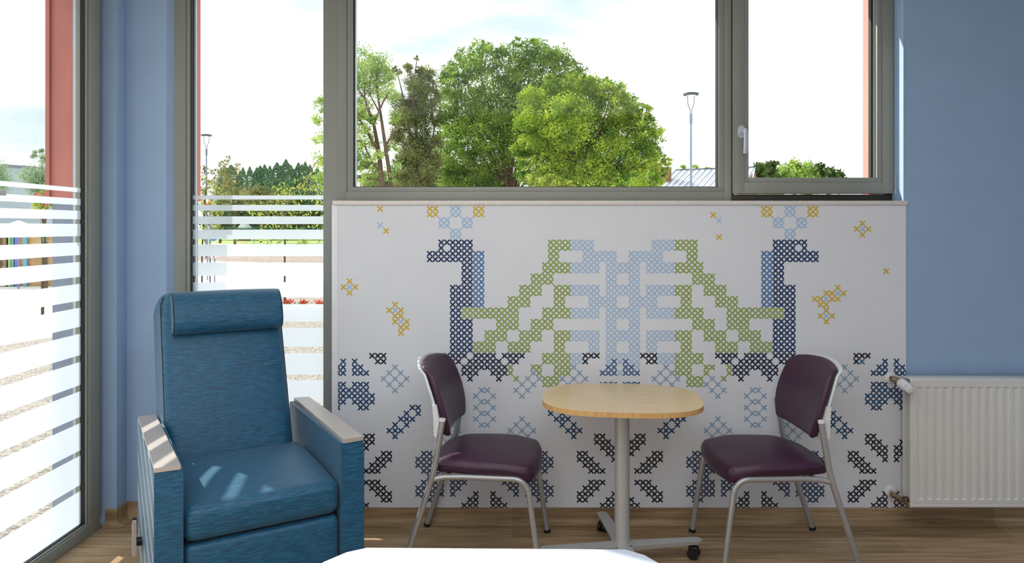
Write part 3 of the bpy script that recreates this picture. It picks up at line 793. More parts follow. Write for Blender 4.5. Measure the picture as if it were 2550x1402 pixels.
# ================================================================== TABLE
tab = thing('pedestal_table', 'small rounded beech topped pedestal table on a grey four arm base with castors', 'table', (0.4935, -0.425, 0))
def sup(a, b, n, e=2.9, rot=0.0):
    r = []
    for i in range(n):
        t = 2 * math.pi * i / n; c, s_ = math.cos(t), math.sin(t)
        x = a * math.copysign(abs(c) ** (2 / e), c); y = b * math.copysign(abs(s_) ** (2 / e), s_)
        r.append((x * math.cos(rot) - y * math.sin(rot), x * math.sin(rot) + y * math.cos(rot)))
    return r
bm = bmesh.new()
prism(bm, [(x + 0.002, y + 0.037) for x, y in sup(0.357, 0.283, 72, 2.9, math.radians(-6))], 2, 0.713, 0.735)
bevel_all(bm, 0.003, 3)
top = obj('tabletop', bm, None, tab)
top.data.materials.append(M['beech']); top.data.materials.append(M['beech_edge'])
for p in top.data.polygons:
    if abs(p.normal.z) < 0.8: p.material_index = 1
tb('pedestal', M['silver_matt'], tab, [(0, 0, 0.088), (0, 0, 0.713)], 0.0335, 40)
bx('mounting_plate', M['silver_matt'], tab, -0.12, 0.12, -0.1, 0.1, 0.705, 0.7125, 0.002)
hub = tb('hub', M['silver_matt'], tab, [(0, 0, 0.066), (0, 0, 0.092)], 0.045, 32)
RA = math.radians(7.5)
def foot_arm(ang):
    bm = bmesh.new(); n = 14; L_ = 0.372
    out = []
    prof = [(0.0, 0.040), (0.10, 0.030), (0.25, 0.027), (L_ - 0.027, 0.026)]
    up = [(x, w) for x, w in prof]
    tip = [(L_ - 0.026 + 0.026 * math.sin(math.pi * i / 10), 0.026 * math.cos(math.pi * i / 10)) for i in range(11)]
    pts = up[:-1] + tip + [(x, -w) for x, w in up[:-1][::-1]]
    prism(bm, pts, 2, 0.062, 0.086)
    for v in bm.verts:
        if v.co.z < 0.07: v.co.z += 0.008 * sm(v.co.x / L_); v.co.y *= 0.8
    bevel_all(bm, 0.004, 3, 40)
    bmesh.ops.rotate(bm, verts=bm.verts, cent=(0, 0, 0), matrix=Matrix.Rotation(ang, 3, 'Z'))
    return bm
for k in range(4):
    ang = RA + k * math.pi / 2 + (0.0 if k != 3 else 0.0)
    arm_ = obj('foot_arm', foot_arm(ang), M['silver_matt'], tab)
    cx_, cy_ = 0.335 * math.cos(ang), 0.335 * math.sin(ang)
    bm = bmesh.new()
    ax = Vector((math.cos(ang + 0.9), math.sin(ang + 0.9), 0))
    for s in (-1, 1):
        c = Vector((cx_, cy_, 0.025)) + ax * 0.013 * s
        tube(bm, [c - ax * 0.009, c + ax * 0.009], 0.025, 24)
    cs = obj('castor', bm, M['black'], arm_)
    bm = bmesh.new(); perp = Vector((-ax.y, ax.x, 0))
    rgrid(bm, (0.022, 0.016, 0.014), 0.008, 3, lambda q, u: Vector((cx_, cy_, 0.044)) + perp * q.x + ax * q.y + Vector((0, 0, q.z)))
    obj('castor_hood', bm, M['black'], cs)
    tb('castor_stem', M['black'], cs, [(cx_, cy_, 0.05), (cx_, cy_, 0.068)], 0.006, 12)
q = P(1358, 1026, -0.50)
tb('glide_stud', M['glide'], tab, [(-0.318, 0.0, 0.700), (-0.318, 0.0, 0.7125)], 0.006, 12)

# ================================================================== RADIATOR
rad = thing('radiator', 'white ribbed panel radiator on the blue wall beside the mural', 'radiator', (2.6, -0.08, 0.127))
rl = rad.location
def rib_panel(x0, x1, yfront, ythick, z0, z1, zg0, zg1, first, pitch, wch, depth):
    bm = bmesh.new()
    xs = [x0, x0 + 0.006]; kind = [1, 0]
    x = first
    while x + wch < x1 - 0.01:
        xs += [x, x + 0.004, x + wch - 0.006, x + wch]; kind += [0, 2, 2, 0]; x += pitch
    xs += [x1 - 0.006, x1]; kind += [0, 1]
    zs = [(z0, 1), (z0 + 0.006, 0), (z0 + 0.018, 0), (z0 + 0.020, 3), (z0 + 0.024, 0), (zg0, 0), (zg0 + 0.006, 2), (zg1 - 0.006, 2), (zg1, 0), (z1 - 0.006, 0), (z1, 1)]
    g = []
    for z, kz in zs:
        row = []
        for xx, kx in zip(xs, kind):
            y = yfront
            if kx == 1 or kz == 1: y += 0.006
            elif kx == 2 and kz == 2: y += depth
            elif kz == 3: y += 0.0025
            row.append(bm.verts.new((xx, y, z)))
        g.append(row)
    for i in range(len(g) - 1):
        for j in range(len(xs) - 1): bm.faces.new([g[i][j], g[i][j + 1], g[i + 1][j + 1], g[i + 1][j]])
    # close the back
    bd = [e for e in bm.edges if len(e.link_faces) == 1]
    r = bmesh.ops.extrude_edge_only(bm, edges=bd)
    nv = [v for v in r['geom'] if isinstance(v, bmesh.types.BMVert)]
    for v in nv: v.co.y = yfront + ythick
    bmesh.ops.holes_fill(bm, edges=[e for e in bm.edges if len(e.link_faces) == 1], sides=0)
    for v in bm.verts: v.co -= rl
    return bm
YR = -0.120
XR0, XR1 = PX(2269, YR), 3.30
f1 = PX(2284.5, YR)
obj('front_panel', rib_panel(XR0, XR1, YR, 0.016, PZ(1265.5, YR), PZ(945, YR), PZ(1245, YR), PZ(964, YR), f1, 0.0426, 0.0270, 0.0070), M['rad'], rad, ang=25)
obj('rear_panel', rib_panel(XR0 + 0.004, XR1, -0.050, 0.016, PZ(1252, -.04), PZ(946, -.04), PZ(1236, -.04), PZ(964, -.04), f1, 0.0426, 0.027, 0.006), M['rad'], rad, ang=25)
def rpart(name, m, x0, x1, y0, y1, z0, z1, bev=0.001):
    return bx(name, m, rad, x0 - rl.x, x1 - rl.x, y0 - rl.y, y1 - rl.y, z0 - rl.z, z1 - rl.z, bev)
zt_ = PZ(937, -0.06)
rpart('top_grille', M['rad'], XR0 - 0.004, XR1, YR + 0.012, -0.034, PZ(945, YR) - 0.004, zt_, 0.004)
for k in range(7):
    yy = -0.106 + 0.008 * k
    rpart('convector_fin', M['rad'], XR0 + 0.004, XR0 + 0.008, yy, yy + 0.003, 0.16, 0.74, 0)
rpart('wall_bracket', M['rad'], 2.10, 2.13, -0.035, -0.0005, 0.2, 0.7, 0.001)
def escut(px, py):
    c = P(px, py, -0.006) - rl
    bm = bmesh.new()
    tube(bm, [c + Vector((0, 0.002, 0)), c + Vector((0, -0.003, 0)), c + Vector((0, -0.008, 0)), c + Vector((0, -0.010, 0))], [0.029, 0.029, 0.021, 0.012], 36)
    o = obj('pipe_collar', bm, M['trim_white'], rad); o['label'] = 'round white pipe collar'; return c
c1 = escut(2218, 941); c2 = escut(2218, 1223)
ya = -0.085
v1 = P(2229, 945, ya) - rl; k1 = P(2245, 955, ya - 0.028) - rl; k2 = P(2266, 970, ya - 0.105) - rl
tb('pipe', M['brass'], rad, [c1, P(2221, 942, -0.05) - rl], 0.0085, 16)
vb = tb('valve_body', M['brass'], rad, [P(2221, 942, -0.045) - rl, P(2226, 945, -0.065) - rl, v1, k1], [0.013, 0.0145, 0.015, 0.015], 18)
tb('valve_nut', M['black'], vb, [P(2222.6, 943.2, -0.050) - rl, P(2224, 944, -0.056) - rl], 0.0155, 8)
bm = bmesh.new()
tube(bm, [k1, k1.lerp(k2, 0.05), k1.lerp(k2, 0.45), k1.lerp(k2, 0.86), k1.lerp(k2, 0.97), k2], [0.021, 0.0265, 0.0255, 0.0225, 0.020, 0.016], 32)
nf = len(bm.faces)
ax = (k2 - k1).normalized(); sd_ = ax.cross(Vector((0, 0, 1))).normalized(); ud = sd_.cross(ax)
for grp in range(4):
    for j in (-1, 0, 1):
        a = math.radians(45 + 90 * grp + j * 13)
        rv = sd_ * math.cos(a) + ud * math.sin(a)
        tube(bm, [k1.lerp(k2, 0.82) + rv * 0.0232, k1.lerp(k2, 0.965) + rv * 0.0206], 0.0007, 5)
for j in range(26):
    a = 2 * math.pi * j / 26; rv = sd_ * math.cos(a) + ud * math.sin(a)
    tube(bm, [k1.lerp(k2, 0.17) + rv * 0.0264, k1.lerp(k2, 0.19) + rv * 0.0264], 0.0006, 5)
bm.faces.ensure_lookup_table()
for f in bm.faces[nf:]: f.material_index = 1
kn = obj('thermostat_knob', bm, M['trim_white'], rad); kn.data.materials.append(M['black'])
kn['label'] = 'white thermostat knob'
tb('valve_tail', M['brass'], vb, [k1.lerp(v1, 0.3), Vector((XR0 + 0.02, k1.y + rl.y + 0.01, k1.z + rl.z)) - rl], 0.009, 14)
j1 = P(2246, 1243, -0.085) - rl
tb('pipe', M['brass'], rad, [c2, P(2221, 1230, -0.05) - rl], 0.0085, 16)
lb = tb('lockshield_valve', M['brass'], rad, [P(2222, 1231, -0.045) - rl, P(2230, 1236, -0.06) - rl, P(2243, 1244, -0.085) - rl, P(2246, 1249, -0.098) - rl], [0.013, 0.0145, 0.0135, 0.010], 18)
tb('union_nut', M['brass'], lb, [P(2250, 1243, -0.08) - rl, P(2261, 1243, -0.08) - rl], 0.0145, 10)
tb('washer', M['black'], lb, [P(2261, 1243, -0.08) - rl, P(2263, 1243, -0.08) - rl], 0.0150, 20)
tb('connector', M['trim_white'], rad, [P(2263, 1243, -0.08) - rl, P(2275, 1243, -0.08) - rl], 0.0135, 16)

# ================================================================== BED END
bed = thing('bed', 'foot end of a bed under a smooth white blanket in the foreground', 'bed', (-0.055, -2.5, 0))
outl = [(-0.354, 0.873), (0.373, 0.862), (0.42, 0.828), (0.452, 0.775), (0.485, 0.68), (0.495, 0.55), (0.495, -0.85), (-0.505, -0.85), (-0.505, 0.55), (-0.490, 0.68), (-0.455, 0.785), (-0.405, 0.845)]
bm = bmesh.new(); prism(bm, outl[::-1], 2, 0.43, 0.60); bevel_all(bm, 0.018, 4, 20)
obj('blanket', bm, M['sheet'], bed)
bx('bed_base', M['trim_white'], bed, -0.44, 0.44, -0.84, 0.80, 0.30, 0.429, 0.01)
for sx in (-1, 1):
    for y in (-0.75, 0.68):
        lg = tb('leg', M['silver_matt'], bed, [(sx * 0.38, y, 0.05), (sx * 0.38, y, 0.31)], 0.02)
        tb('castor', M['black'], lg, [(sx * 0.38 - 0.012, y, 0.05), (sx * 0.38 + 0.012, y, 0.05)], 0.05, 20)

# ================================================================== OUTSIDE
GZ = -0.10
def ground(name, m, pts, z):
    bm = bmesh.new(); prism(bm, pts, 2, z - 0.05, z)
    o = obj(name, bm, m, None, False); o['kind'] = 'structure'; return o
ground('ground_paving', M['concrete'], [(-120, -30), (60, -30), (60, 160), (-120, 160)], GZ - 0.004)
ground('ground_gravel', M['gravel'], [(2.4, 0.32), (2.4, 12.9), (-5.2, 12.9), (-6.9, 6.2), (-10.0, -1.0), (-10.0, -8.0), (-2.35, -8.0), (-2.35, 0.32)], GZ)
ground('ground_mulch', M['mulch'], [(-26, 37.5), (-13, 30), (-7.5, 27.5), (6, 31), (30, 36), (30, 41), (-26, 40)], GZ)
ground('ground_lawn', M['grass'], [(-110, 66), (60, 66), (60, 140), (-110, 140)], GZ)

def leaves_mesh(name, centers, size, seed=0, droop=0.0, aspect=0.5):
    rng = np.random.default_rng(seed); n = len(centers)
    c = np.asarray(centers, dtype=np.float64)
    d = rng.normal(size=(n, 3)); d /= np.linalg.norm(d, axis=1)[:, None]
    if droop: d[:, 2] -= droop; d /= np.linalg.norm(d, axis=1)[:, None]
    e = rng.normal(size=(n, 3)); e -= d * (e * d).sum(1)[:, None]; e /= np.linalg.norm(e, axis=1)[:, None]
    nn_ = np.cross(d, e)
    sz = size * rng.uniform(0.6, 1.3, size=(n, 1)); w = sz * aspect
    v = np.stack([c - d * sz * .5, c + e * w * .5 + nn_ * w * .12, c + d * sz * .5, c - e * w * .5 + nn_ * w * .12], axis=1).reshape(-1, 3)
    me = bpy.data.meshes.new(name)
    me.vertices.add(4 * n); me.vertices.foreach_set('co', v.astype(np.float32).ravel())
    me.loops.add(4 * n); me.loops.foreach_set('vertex_index', np.arange(4 * n, dtype=np.int32))
    me.polygons.add(n); me.polygons.foreach_set('loop_start', np.arange(0, 4 * n, 4, dtype=np.int32))
    me.update(calc_edges=True); return me
def blob_points(blobs, n, seed, clump=0.22, fill=0.35, flat=0.8):
    """blobs: (center Vector, rx, ry, rz); tufts sit on the skin of each blob"""
    rng = np.random.default_rng(seed)
    wts = np.array([b[1] * b[3] for b in blobs]); wts = wts / wts.sum(); out = []
    for (c, rx, ry, rz), w in zip(blobs, wts):
        m = max(20, int(n * w)); nc = max(6, m // 26)
        u = rng.normal(size=(nc, 3)); u /= np.linalg.norm(u, axis=1)[:, None]
        rad_ = np.where(rng.random(nc) < fill, rng.uniform(0.3, 0.9, nc), rng.uniform(0.85, 1.08, nc))
        cc = u * rad_[:, None] * np.array([rx, ry, rz])
        idx = rng.integers(0, nc, m)
        r0 = min(rx, rz)
        p = cc[idx] + rng.normal(size=(m, 3)) * r0 * clump * np.array([1, 1, flat])
        out.append(p + np.array(c))
    return np.concatenate(out)
def branchy(bm, base, targets, r0, seed=0, mid=0.35):
    rnd = random.Random(seed); base = Vector(base)
    for t in targets:
        t = Vector(t); m = base.lerp(t, mid); m.x = base.x + (t.x - base.x) * 0.18; m.y = base.y + (t.y - base.y) * .18
        m2 = m.lerp(t, 0.55) + Vector((rnd.uniform(-.1, .1), rnd.uniform(-.1, .1), rnd.uniform(0, .2))) * (t - base).length * .12
        tube(bm, [base, m, m2, t], [r0, r0 * 0.75, r0 * 0.42, r0 * 0.12], 6, False)
def tree(label, blobs_px, dist, n, leaf, mt, base_px, r0=0.18, seed=1, clump=0.22, fill=0.35, depth=1.0, group=None, name='tree', aspect=0.55, cat='tree', branches=True, droop=0.0, extra_targets=(), limbs=None):
    Y = dist - D; rnd = random.Random(seed)
    sc = dist / F
    base = Vector((PX(base_px, Y), Y, GZ))
    root = thing(name, label, cat, base, group=group)
    blobs = []
    for b in blobs_px:
        px, py, r = b[:3]; rz = (b[3] if len(b) > 3 else r)
        c = P(px, py, Y); c.y += rnd.uniform(-1, 1) * r * sc * depth
        blobs.append((c - base, r * sc, r * sc * 0.9, rz * sc))
    pts = blob_points(blobs, n, seed, clump, fill)
    pts = pts[pts[:, 2] > 0.02]
    link('foliage', leaves_mesh('foliage', pts, leaf, seed, droop, aspect), mt, root)
    bm = bmesh.new()
    tz = min(b[0].z for b in blobs) * 0.5 if branches else 0.3
    hub_ = Vector((0, 0, max(0.4, tz)))
    if limbs:
        for lb_ in limbs:
            w_ = lb_[0]; pp = [P(a, b_, Y) - base for a, b_ in zip(lb_[1::2], lb_[2::2])]
            if w_ > 0.7: pp[0].z = 0
            for i_, q_ in enumerate(pp): q_.y = 0.3 * math.sin(i_ * 2.1 + w_ * 9) if i_ else 0
            tube(bm, pp, [r0 * w_ * 0.62 * (1 - 0.95 * i_ / (len(pp) - 1)) + 0.012 for i_ in range(len(pp))], 7, False)
    else:
        tube(bm, [(0, 0, 0), (0, 0, hub_.z)], [r0 * 1.3, r0], 10)
    if not limbs: branchy(bm, hub_, [b[0] + Vector((0, 0, -0.1)) for b in blobs] + [P(a, b_, Y) - base for a, b_ in extra_targets], r0 * 0.30, seed)
    obj('trunk', bm, M['bark'], root)
    return root
G1 = 'trees behind the car park'
tree('tall leafy tree with pale yellow-green crown, leftmost in the wide window', [(905, 165, 34), (945, 160, 28), (890, 210, 30), (940, 215, 30), (900, 262, 24), (968, 195, 20), (975, 240, 16), (890, 290, 20), (925, 300, 16), (900, 330, 26, 16), (980, 290, 14), (890, 365, 24), (925, 350, 16), (985, 420, 16), (915, 415, 26, 14), (935, 390, 24, 14), (890, 400, 30, 18), (905, 445, 40, 16), (960, 440, 26, 14), (800, 260, 16), (792, 300, 14), (800, 345, 14), (805, 400, 20), (800, 450, 22), (860, 200, 30), (855, 300, 34), (850, 400, 34), (975, 370, 20, 10)],
     29, 20000, 0.095, M['leaf_pale'], 960, 0.2, 3, clump=0.30, fill=0.4,
     limbs=[(1, 958, 590, 955, 465, 942, 380, 930, 310, 912, 250, 905, 190), (.8, 968, 590, 975, 465, 962, 360, 945, 280, 938, 220, 945, 170), (.45, 942, 380, 905, 310, 880, 280), (.35, 930, 310, 960, 250, 975, 215), (.4, 975, 465, 940, 450, 900, 440, 880, 446),
            (.4, 955, 440, 925, 400, 900, 350, 870, 345), (.3, 962, 360, 985, 330, 990, 300), (.3, 912, 250, 895, 225, 888, 190), (.35, 942, 380, 915, 420, 890, 405), (.3, 905, 310, 860, 310, 800, 300), (.25, 900, 350, 850, 360, 800, 350), (.25, 900, 440, 850, 430, 800, 405), (.22, 945, 280, 925, 240, 920, 200), (.22, 930, 310, 900, 290, 870, 250)])
tree('dark olive tree hung with round mistletoe clumps', [(988, 173, 12), (1012, 168, 13), (1037, 145, 6), (1045, 175, 12), (1062, 185, 20), (1030, 205, 24), (1050, 225, 24), (1072, 215, 16), (1040, 245, 24), (1000, 255, 22), (1024, 262, 22), (1010, 300, 28), (1050, 300, 34), (1070, 260, 24), (1030, 350, 20), (1060, 350, 22), (1010, 400, 14), (1020, 430, 22), (1040, 390, 16), (1000, 440, 18), (1072, 420, 12), (1020, 380, 26), (1060, 380, 24), (1000, 340, 22), (1030, 412, 26), (1065, 424, 22), (1012, 450, 28), (1055, 455, 28), (1085, 240, 14), (1090, 300, 16), (1085, 350, 18), (985, 300, 14), (985, 350, 14), (1085, 400, 18), (995, 400, 16)],
     32.5, 46000, 0.10, M['leaf_olive'], 1045, 0.2, 5, clump=0.2, fill=0.5, aspect=0.4,
     limbs=[(1, 1045, 590, 1040, 465, 1042, 400, 1035, 320, 1030, 240, 1036, 150), (.5, 1042, 400, 1020, 330, 1005, 250, 990, 175), (.5, 1040, 440, 1070, 390, 1080, 320, 1070, 220), (.4, 1040, 465, 1075, 435, 1095, 400, 1100, 350), (.4, 1040, 460, 1005, 420, 985, 380), (.3, 1035, 320, 1060, 270, 1066, 190), (.25, 1080, 320, 1095, 290, 1098, 270)])
tree('broad bright green tree, tallest of those in the wide window', [(1140, 205, 44), (1118, 185, 16), (1145, 150, 16), (1190, 160, 44), (1215, 112, 16), (1235, 130, 14), (1180, 125, 12), (1270, 160, 46), (1290, 112, 14), (1330, 110, 15), (1330, 150, 42), (1380, 165, 40), (1380, 145, 14), (1425, 185, 36), (1455, 215, 24), (1405, 150, 10), (1110, 260, 34), (1160, 270, 54), (1230, 250, 60), (1300, 230, 60), (1370, 240, 60), (1440, 260, 50), (1120, 330, 40), (1180, 350, 56), (1250, 340, 64), (1110, 400, 36), (1170, 420, 44), (1250, 420, 44), (1320, 340, 60), (1400, 340, 60), (1130, 450, 40), (1220, 455, 40)],
     40, 72000, 0.145, M['leaf_green'], 1265, 0.28, 7, clump=0.15)
tree('rounded yellow-green tree in front, right of the tallest one', [(1330, 250, 34), (1375, 215, 26), (1300, 290, 26), (1420, 225, 34), (1445, 200, 12), (1475, 225, 34), (1520, 240, 34), (1510, 205, 12), (1560, 270, 36), (1545, 220, 12), (1600, 290, 24), (1340, 320, 50), (1410, 310, 60), (1480, 310, 60), (1550, 330, 56), (1605, 340, 36), (1635, 330, 16), (1310, 370, 30), (1370, 390, 50), (1440, 390, 56), (1520, 400, 56), (1590, 400, 40), (1630, 390, 24), (1655, 400, 14), (1320, 430, 34), (1390, 450, 44), (1470, 455, 50), (1550, 450, 44), (1610, 440, 34), (1645, 430, 18), (1665, 412, 9)],
     35, 70000, 0.13, M['leaf_bright'], 1430, 0.26, 11, clump=0.15)
tree('low golden-green bush under the big trees', [(1330, 455, 20), (1360, 448, 22, 14), (1390, 458, 24), (1420, 466, 16)], 27, 1700, 0.12, M['leaf_yellow'], 1365, 0.06, 13, name='bush', cat='bush')
tree('low leafy bush beside the metal roof', [(1590, 455, 24), (1630, 450, 20), (1555, 462, 20)], 27, 1500, 0.11, M['leaf_bright'], 1600, 0.06, 17, name='bush', cat='bush')
tree('soft grey-green tree low behind the mistletoe tree', [(1120, 440, 34), (1180, 445, 36), (1060, 450, 30), (1235, 450, 30), (1000, 456, 26), (930, 458, 30)], 48, 9000, 0.22, M['leaf_brown'], 1130, 0.15, 19)
dist_trees = [(1885, 428, 16, 'leaf_dark'), (1915, 424, 17, 'leaf_dark'), (1945, 434, 22, 'leaf_pale'), (1975, 424, 20, 'leaf_bright'), (2010, 430, 22, 'leaf_pale'), (2035, 428, 18, 'leaf_dark'), (2065, 436, 18, 'leaf_dark'), (2090, 442, 14, 'leaf_dark'), (1905, 444, 20, 'leaf_pale'), (1885, 446, 18, 'leaf_pale')]
NM = ['first', 'second', 'third', 'fourth', 'fifth', 'sixth', 'seventh', 'eighth']
for i, (px, py, r, mt) in enumerate(dist_trees):
    tree('distant tree low in the casement, %s' % ['dark, at its left edge', 'dark, second from left', 'pale, mid left', 'bright, in the middle', 'pale, right of the middle', 'dark, right of the pale one', 'dark, near the right end', 'dark, last at the right', 'pale, low at the left', 'pale, lowest at the left edge'][i],
         [(px, py, r), (px - r * .5, py + r * .6, r * .7), (px + r * .5, py + r * .6, r * .7), (px, py + r * 1.6, r), (px + r * .3, py - r * .5, r * .5)], 68 + i * 4.2, 1100, 0.42, M[mt], px, 0.12, 30 + i, clump=0.3, group='distant trees right of the house')
for i, (px, r) in enumerate([(1700, 6), (1730, 8), (1762, 6)]):
    tree('small treetop above the metal roof, %s' % ['left of the lamp pole', 'right of the lamp pole', 'towards the window mullion'][i], [(px, 418, r), (px + 5, 424, r), (px - 6, 426, r)], 70, 160, 0.3, M['leaf_pale'], px, 0.08, 60 + i, group='treetops over the roof')
# cypresses
cyp_pts = []
rng = np.random.default_rng(5)
N = 1800
tt = rng.random(N); ang_ = rng.random(N) * 2 * math.pi
rad_ = np.interp(tt, [0, .12, .5, .80, .93, 1], [.6, 1.05, 1.15, .95, .55, .1]) * (0.78 + .28 * rng.random(N))
cp = np.stack([rad_ * np.cos(ang_), rad_ * np.sin(ang_), tt * 6.0 + 0.2], axis=1)
cyp_mesh = leaves_mesh('foliage', cp, 0.36, 9, -0.9, 0.5); cyp_mesh.materials.append(M['leaf_cypress'])
cyp = thing('cypress', '', 'cypress', (0, 0, GZ)); link('foliage', cyp_mesh, None, cyp)
bm = bmesh.new(); tube(bm, [(0, 0, 0), (0, 0, 5.4)], [0.1, 0.04], 8); obj('trunk', bm, M['bark'], cyp)
cyl = [(560, 418, 18), (575, 414, 20), (597, 428, 9), (605, 420, 10), (622, 418, 11), (640, 420, 14), (648, 416, 14), (659, 413, 13), (672, 416, 12), (690, 408, 17), (700, 415, 14), (712, 400, 15), (724, 414, 14), (733, 424, 10), (743, 408, 13), (752, 412, 12), (760, 406, 12), (772, 413, 12), (790, 420, 14)]
ORD = 'first,second,third,fourth,fifth,sixth,seventh,eighth,ninth,tenth,eleventh,twelfth,thirteenth,fourteenth,fifteenth,sixteenth,seventeenth,eighteenth,nineteenth'.split(',')
for i, (px, py, r) in enumerate(cyl):
    dd = 100 + (i % 4) * 6; Y = dd - D; h = PZ(py, Y) - GZ
    c = cyp if i == 0 else copy_tree(cyp)
    c.location = (PX(px, Y), Y, GZ); wd = r * dd / F
    c.scale = (wd, wd, h / 6.2)
    c['label'] = '%s cypress from the left in the row beyond the lawn' % ORD[i]; c['group'] = 'row of cypresses'
for i, (lab, bl, dd, mt, bp) in enumerate([
    ('thin brownish tree just right of the street lamp pole', [(512, 440, 14, 30), (508, 480, 16, 30), (520, 510, 20)], 78, 'leaf_brown', 512),
    ('sparse olive tree with open top right of the left lamp', [(548, 410, 10), (545, 440, 22), (552, 470, 26), (570, 395, 8), (540, 500, 26)], 73, 'leaf_brown', 548),
    ('sparse autumn tinted tree left of the cypresses', [(575, 430, 22), (585, 460, 26), (590, 415, 8), (600, 480, 26), (580, 500, 26)], 68, 'leaf_brown', 585),
    ('rounded olive shrub in front of the cypresses', [(640, 482, 20), (660, 505, 30), (625, 500, 28), (690, 500, 26)], 75, 'leaf_brown', 650),
    ('wide dark hedge along the lawn', [(520, 530, 26), (560, 525, 34), (600, 530, 34), (640, 530, 34), (680, 525, 34), (720, 520, 34), (760, 520, 34), (800, 520, 34), (840, 520, 34), (540, 560, 26), (600, 560, 26), (660, 560, 26), (720, 560, 26), (790, 560, 26)], 90, 'leaf_dark', 650)]):
    tree(lab, bl, dd, [500, 900, 900, 1600, 6000][i], [.26, .26, .26, .34, .45][i], M[mt], bp, 0.1, 80 + i, name='hedge' if 'hedge' in lab else 'tree', cat='hedge' if 'hedge' in lab else 'tree', clump=0.3, depth=0.3)
# sapling with drooping yellow-green leaves in front of the tall window
def sapling(label, dist, trunk, limbs, n, leaf, seed, r0, spread):
    Y = dist - D; base = P(trunk[0][0], 0, Y); base.z = GZ
    root = thing('sapling', label, 'young tree', base)
    bm = bmesh.new(); pts = [Vector((0, 0, 0))] + [P(a, b, Y) - base for a, b in trunk[1:]]
    tube(bm, pts, [r0 * (1 - 0.5 * i / len(pts)) for i in range(len(pts))], 10)
    centers = []; rnd = random.Random(seed)
    for lb_ in limbs:
        pp = [P(a, b, Y + c) - base for a, b, c in lb_]
        tube(bm, pp, [r0 * 0.45 * (1 - 0.7 * i / len(pp)) for i in range(len(pp))], 6)
        seg = len(pp) - 1
        for _ in range(n // len(limbs)):
            t = rnd.uniform(0.15, 1.02) * seg; i = min(seg - 1, int(t)); q = pp[i].lerp(pp[i + 1], t - i)
            centers.append(q + Vector((rnd.gauss(0, spread), rnd.gauss(0, spread), rnd.gauss(-spread * 0.5, spread * 0.8))))
    obj('trunk', bm, M['bark'], root)
    link('foliage', leaves_mesh('foliage', centers, leaf, seed, 1.2, 0.42), M['leaf_yellow'], root)
    return root
sapling('young tree with drooping yellow-green leaves outside the tall striped window', 15, [(709, 757), (709, 640), (710, 560), (706, 500)],
        [[(706, 505, 0), (740, 475, .1), (785, 455, .2), (840, 430, .2)], [(706, 505, 0), (690, 505, 0), (655, 508, -.2), (630, 530, -.2)], [(709, 530, 0), (740, 520, 0), (770, 535, .1), (800, 560, .2)],
         [(709, 545, 0), (680, 535, .1), (665, 560, .1), (640, 600, .1)], [(706, 500, 0), (720, 480, -.2), (716, 465, -.2), (700, 475, -.2)], [(740, 475, 0), (765, 440, 0), (790, 400, 0), (830, 380, 0)],
         [(709, 560, 0), (740, 560, 0), (745, 590, 0), (760, 600, 0)], [(785, 455, 0), (795, 480, 0), (800, 520, 0), (806, 590, 0)], [(709, 550, 0), (690, 570, 0), (680, 590, 0), (675, 605, 0)]], 1000, 0.075, 3, 0.022, 0.10)
sapling('leafy climbing shrub with big yellow-green leaves beside the street sign', 10, [(503, 700), (503, 640), (506, 560), (512, 470)],
        [[(506, 600, 0), (508, 560, 0), (512, 500, 0), (516, 440, 0)], [(508, 540, 0), (522, 510, 0), (540, 480, 0), (535, 450, 0)], [(506, 580, 0), (520, 560, 0), (535, 565, 0), (550, 560, 0)], [(508, 530, 0), (530, 525, 0), (545, 520, 0), (552, 530, 0)]], 170, 0.062, 8, 0.012, 0.035)
# plants seen through the left glazing
tree('feathery pale tree seen through the left glazing', [(88, 385, 8), (105, 378, 6), (110, 400, 14), (85, 440, 20), (105, 440, 24), (95, 470, 24), (112, 465, 20)], 17, 7000, 0.045, M['leaf_grey'], 112, 0.05, 91, clump=0.35, branches=True)
tree('dense olive tree at the far left of the left glazing', [(-15, 430, 30), (-8, 445, 26), (-20, 460, 30)], 18, 6000, 0.045, M['leaf_grey'], -20, 0.06, 92, clump=0.3)
rb_ = tree('flowering shrub with pink blooms seen through the left glazing', [(92, 505, 12), (108, 495, 16), (118, 510, 16), (104, 515, 14)], 11, 800, 0.05, M['leaf_yellow'], 106, 0.02, 93, name='flowering_shrub', cat='shrub', clump=0.35)
pinkm = mat('pink_petals', (225, 90, 140), 0.7, var=0.1); redm = mat('red_petals', (235, 90, 60), 0.7, var=0.2)
pp_ = [P(92, 483, 7.2) - rb_.location, P(112, 483, 7.2) - rb_.location, P(115, 509, 7.2) - rb_.location, P(99, 490, 7.2) - rb_.location]
ctr = np.concatenate([np.array(p) + np.random.default_rng(3).normal(size=(14, 3)) * 0.012 for p in pp_])
link('blossom', leaves_mesh('blossom', ctr, 0.035, 4, 0, 0.9), pinkm, rb_)
for i, px in enumerate((717, 756, 797)):
    d_ = 15.0; Y = d_ - D + (-.2 if i == 2 else 0)
    b = Vector((PX(px, Y), Y, GZ))
    r_ = thing('flower_plant', 'small %s bedding plant at the edge of the gravel, %s' % (['orange', 'dark red', 'orange'][i], ['beside the sapling stem', 'middle of the three', 'next to the window mullion'][i]), 'flower', b, group='bedding plants along the gravel edge')
    ctr = np.random.default_rng(i).normal(size=(90, 3)) * np.array([.055, .055, .03]) + np.array([0, 0, .06])
    link('blossom', leaves_mesh('blossom', ctr, 0.04, i, 0, 0.8), redm, r_)
    ctr = np.random.default_rng(i + 9).normal(size=(50, 3)) * np.array([.06, .06, .02]) + np.array([0, 0, .03])
    link('leaves', leaves_mesh('leaves', ctr, 0.05, i, 0, 0.5), M['leaf_dark'], r_)

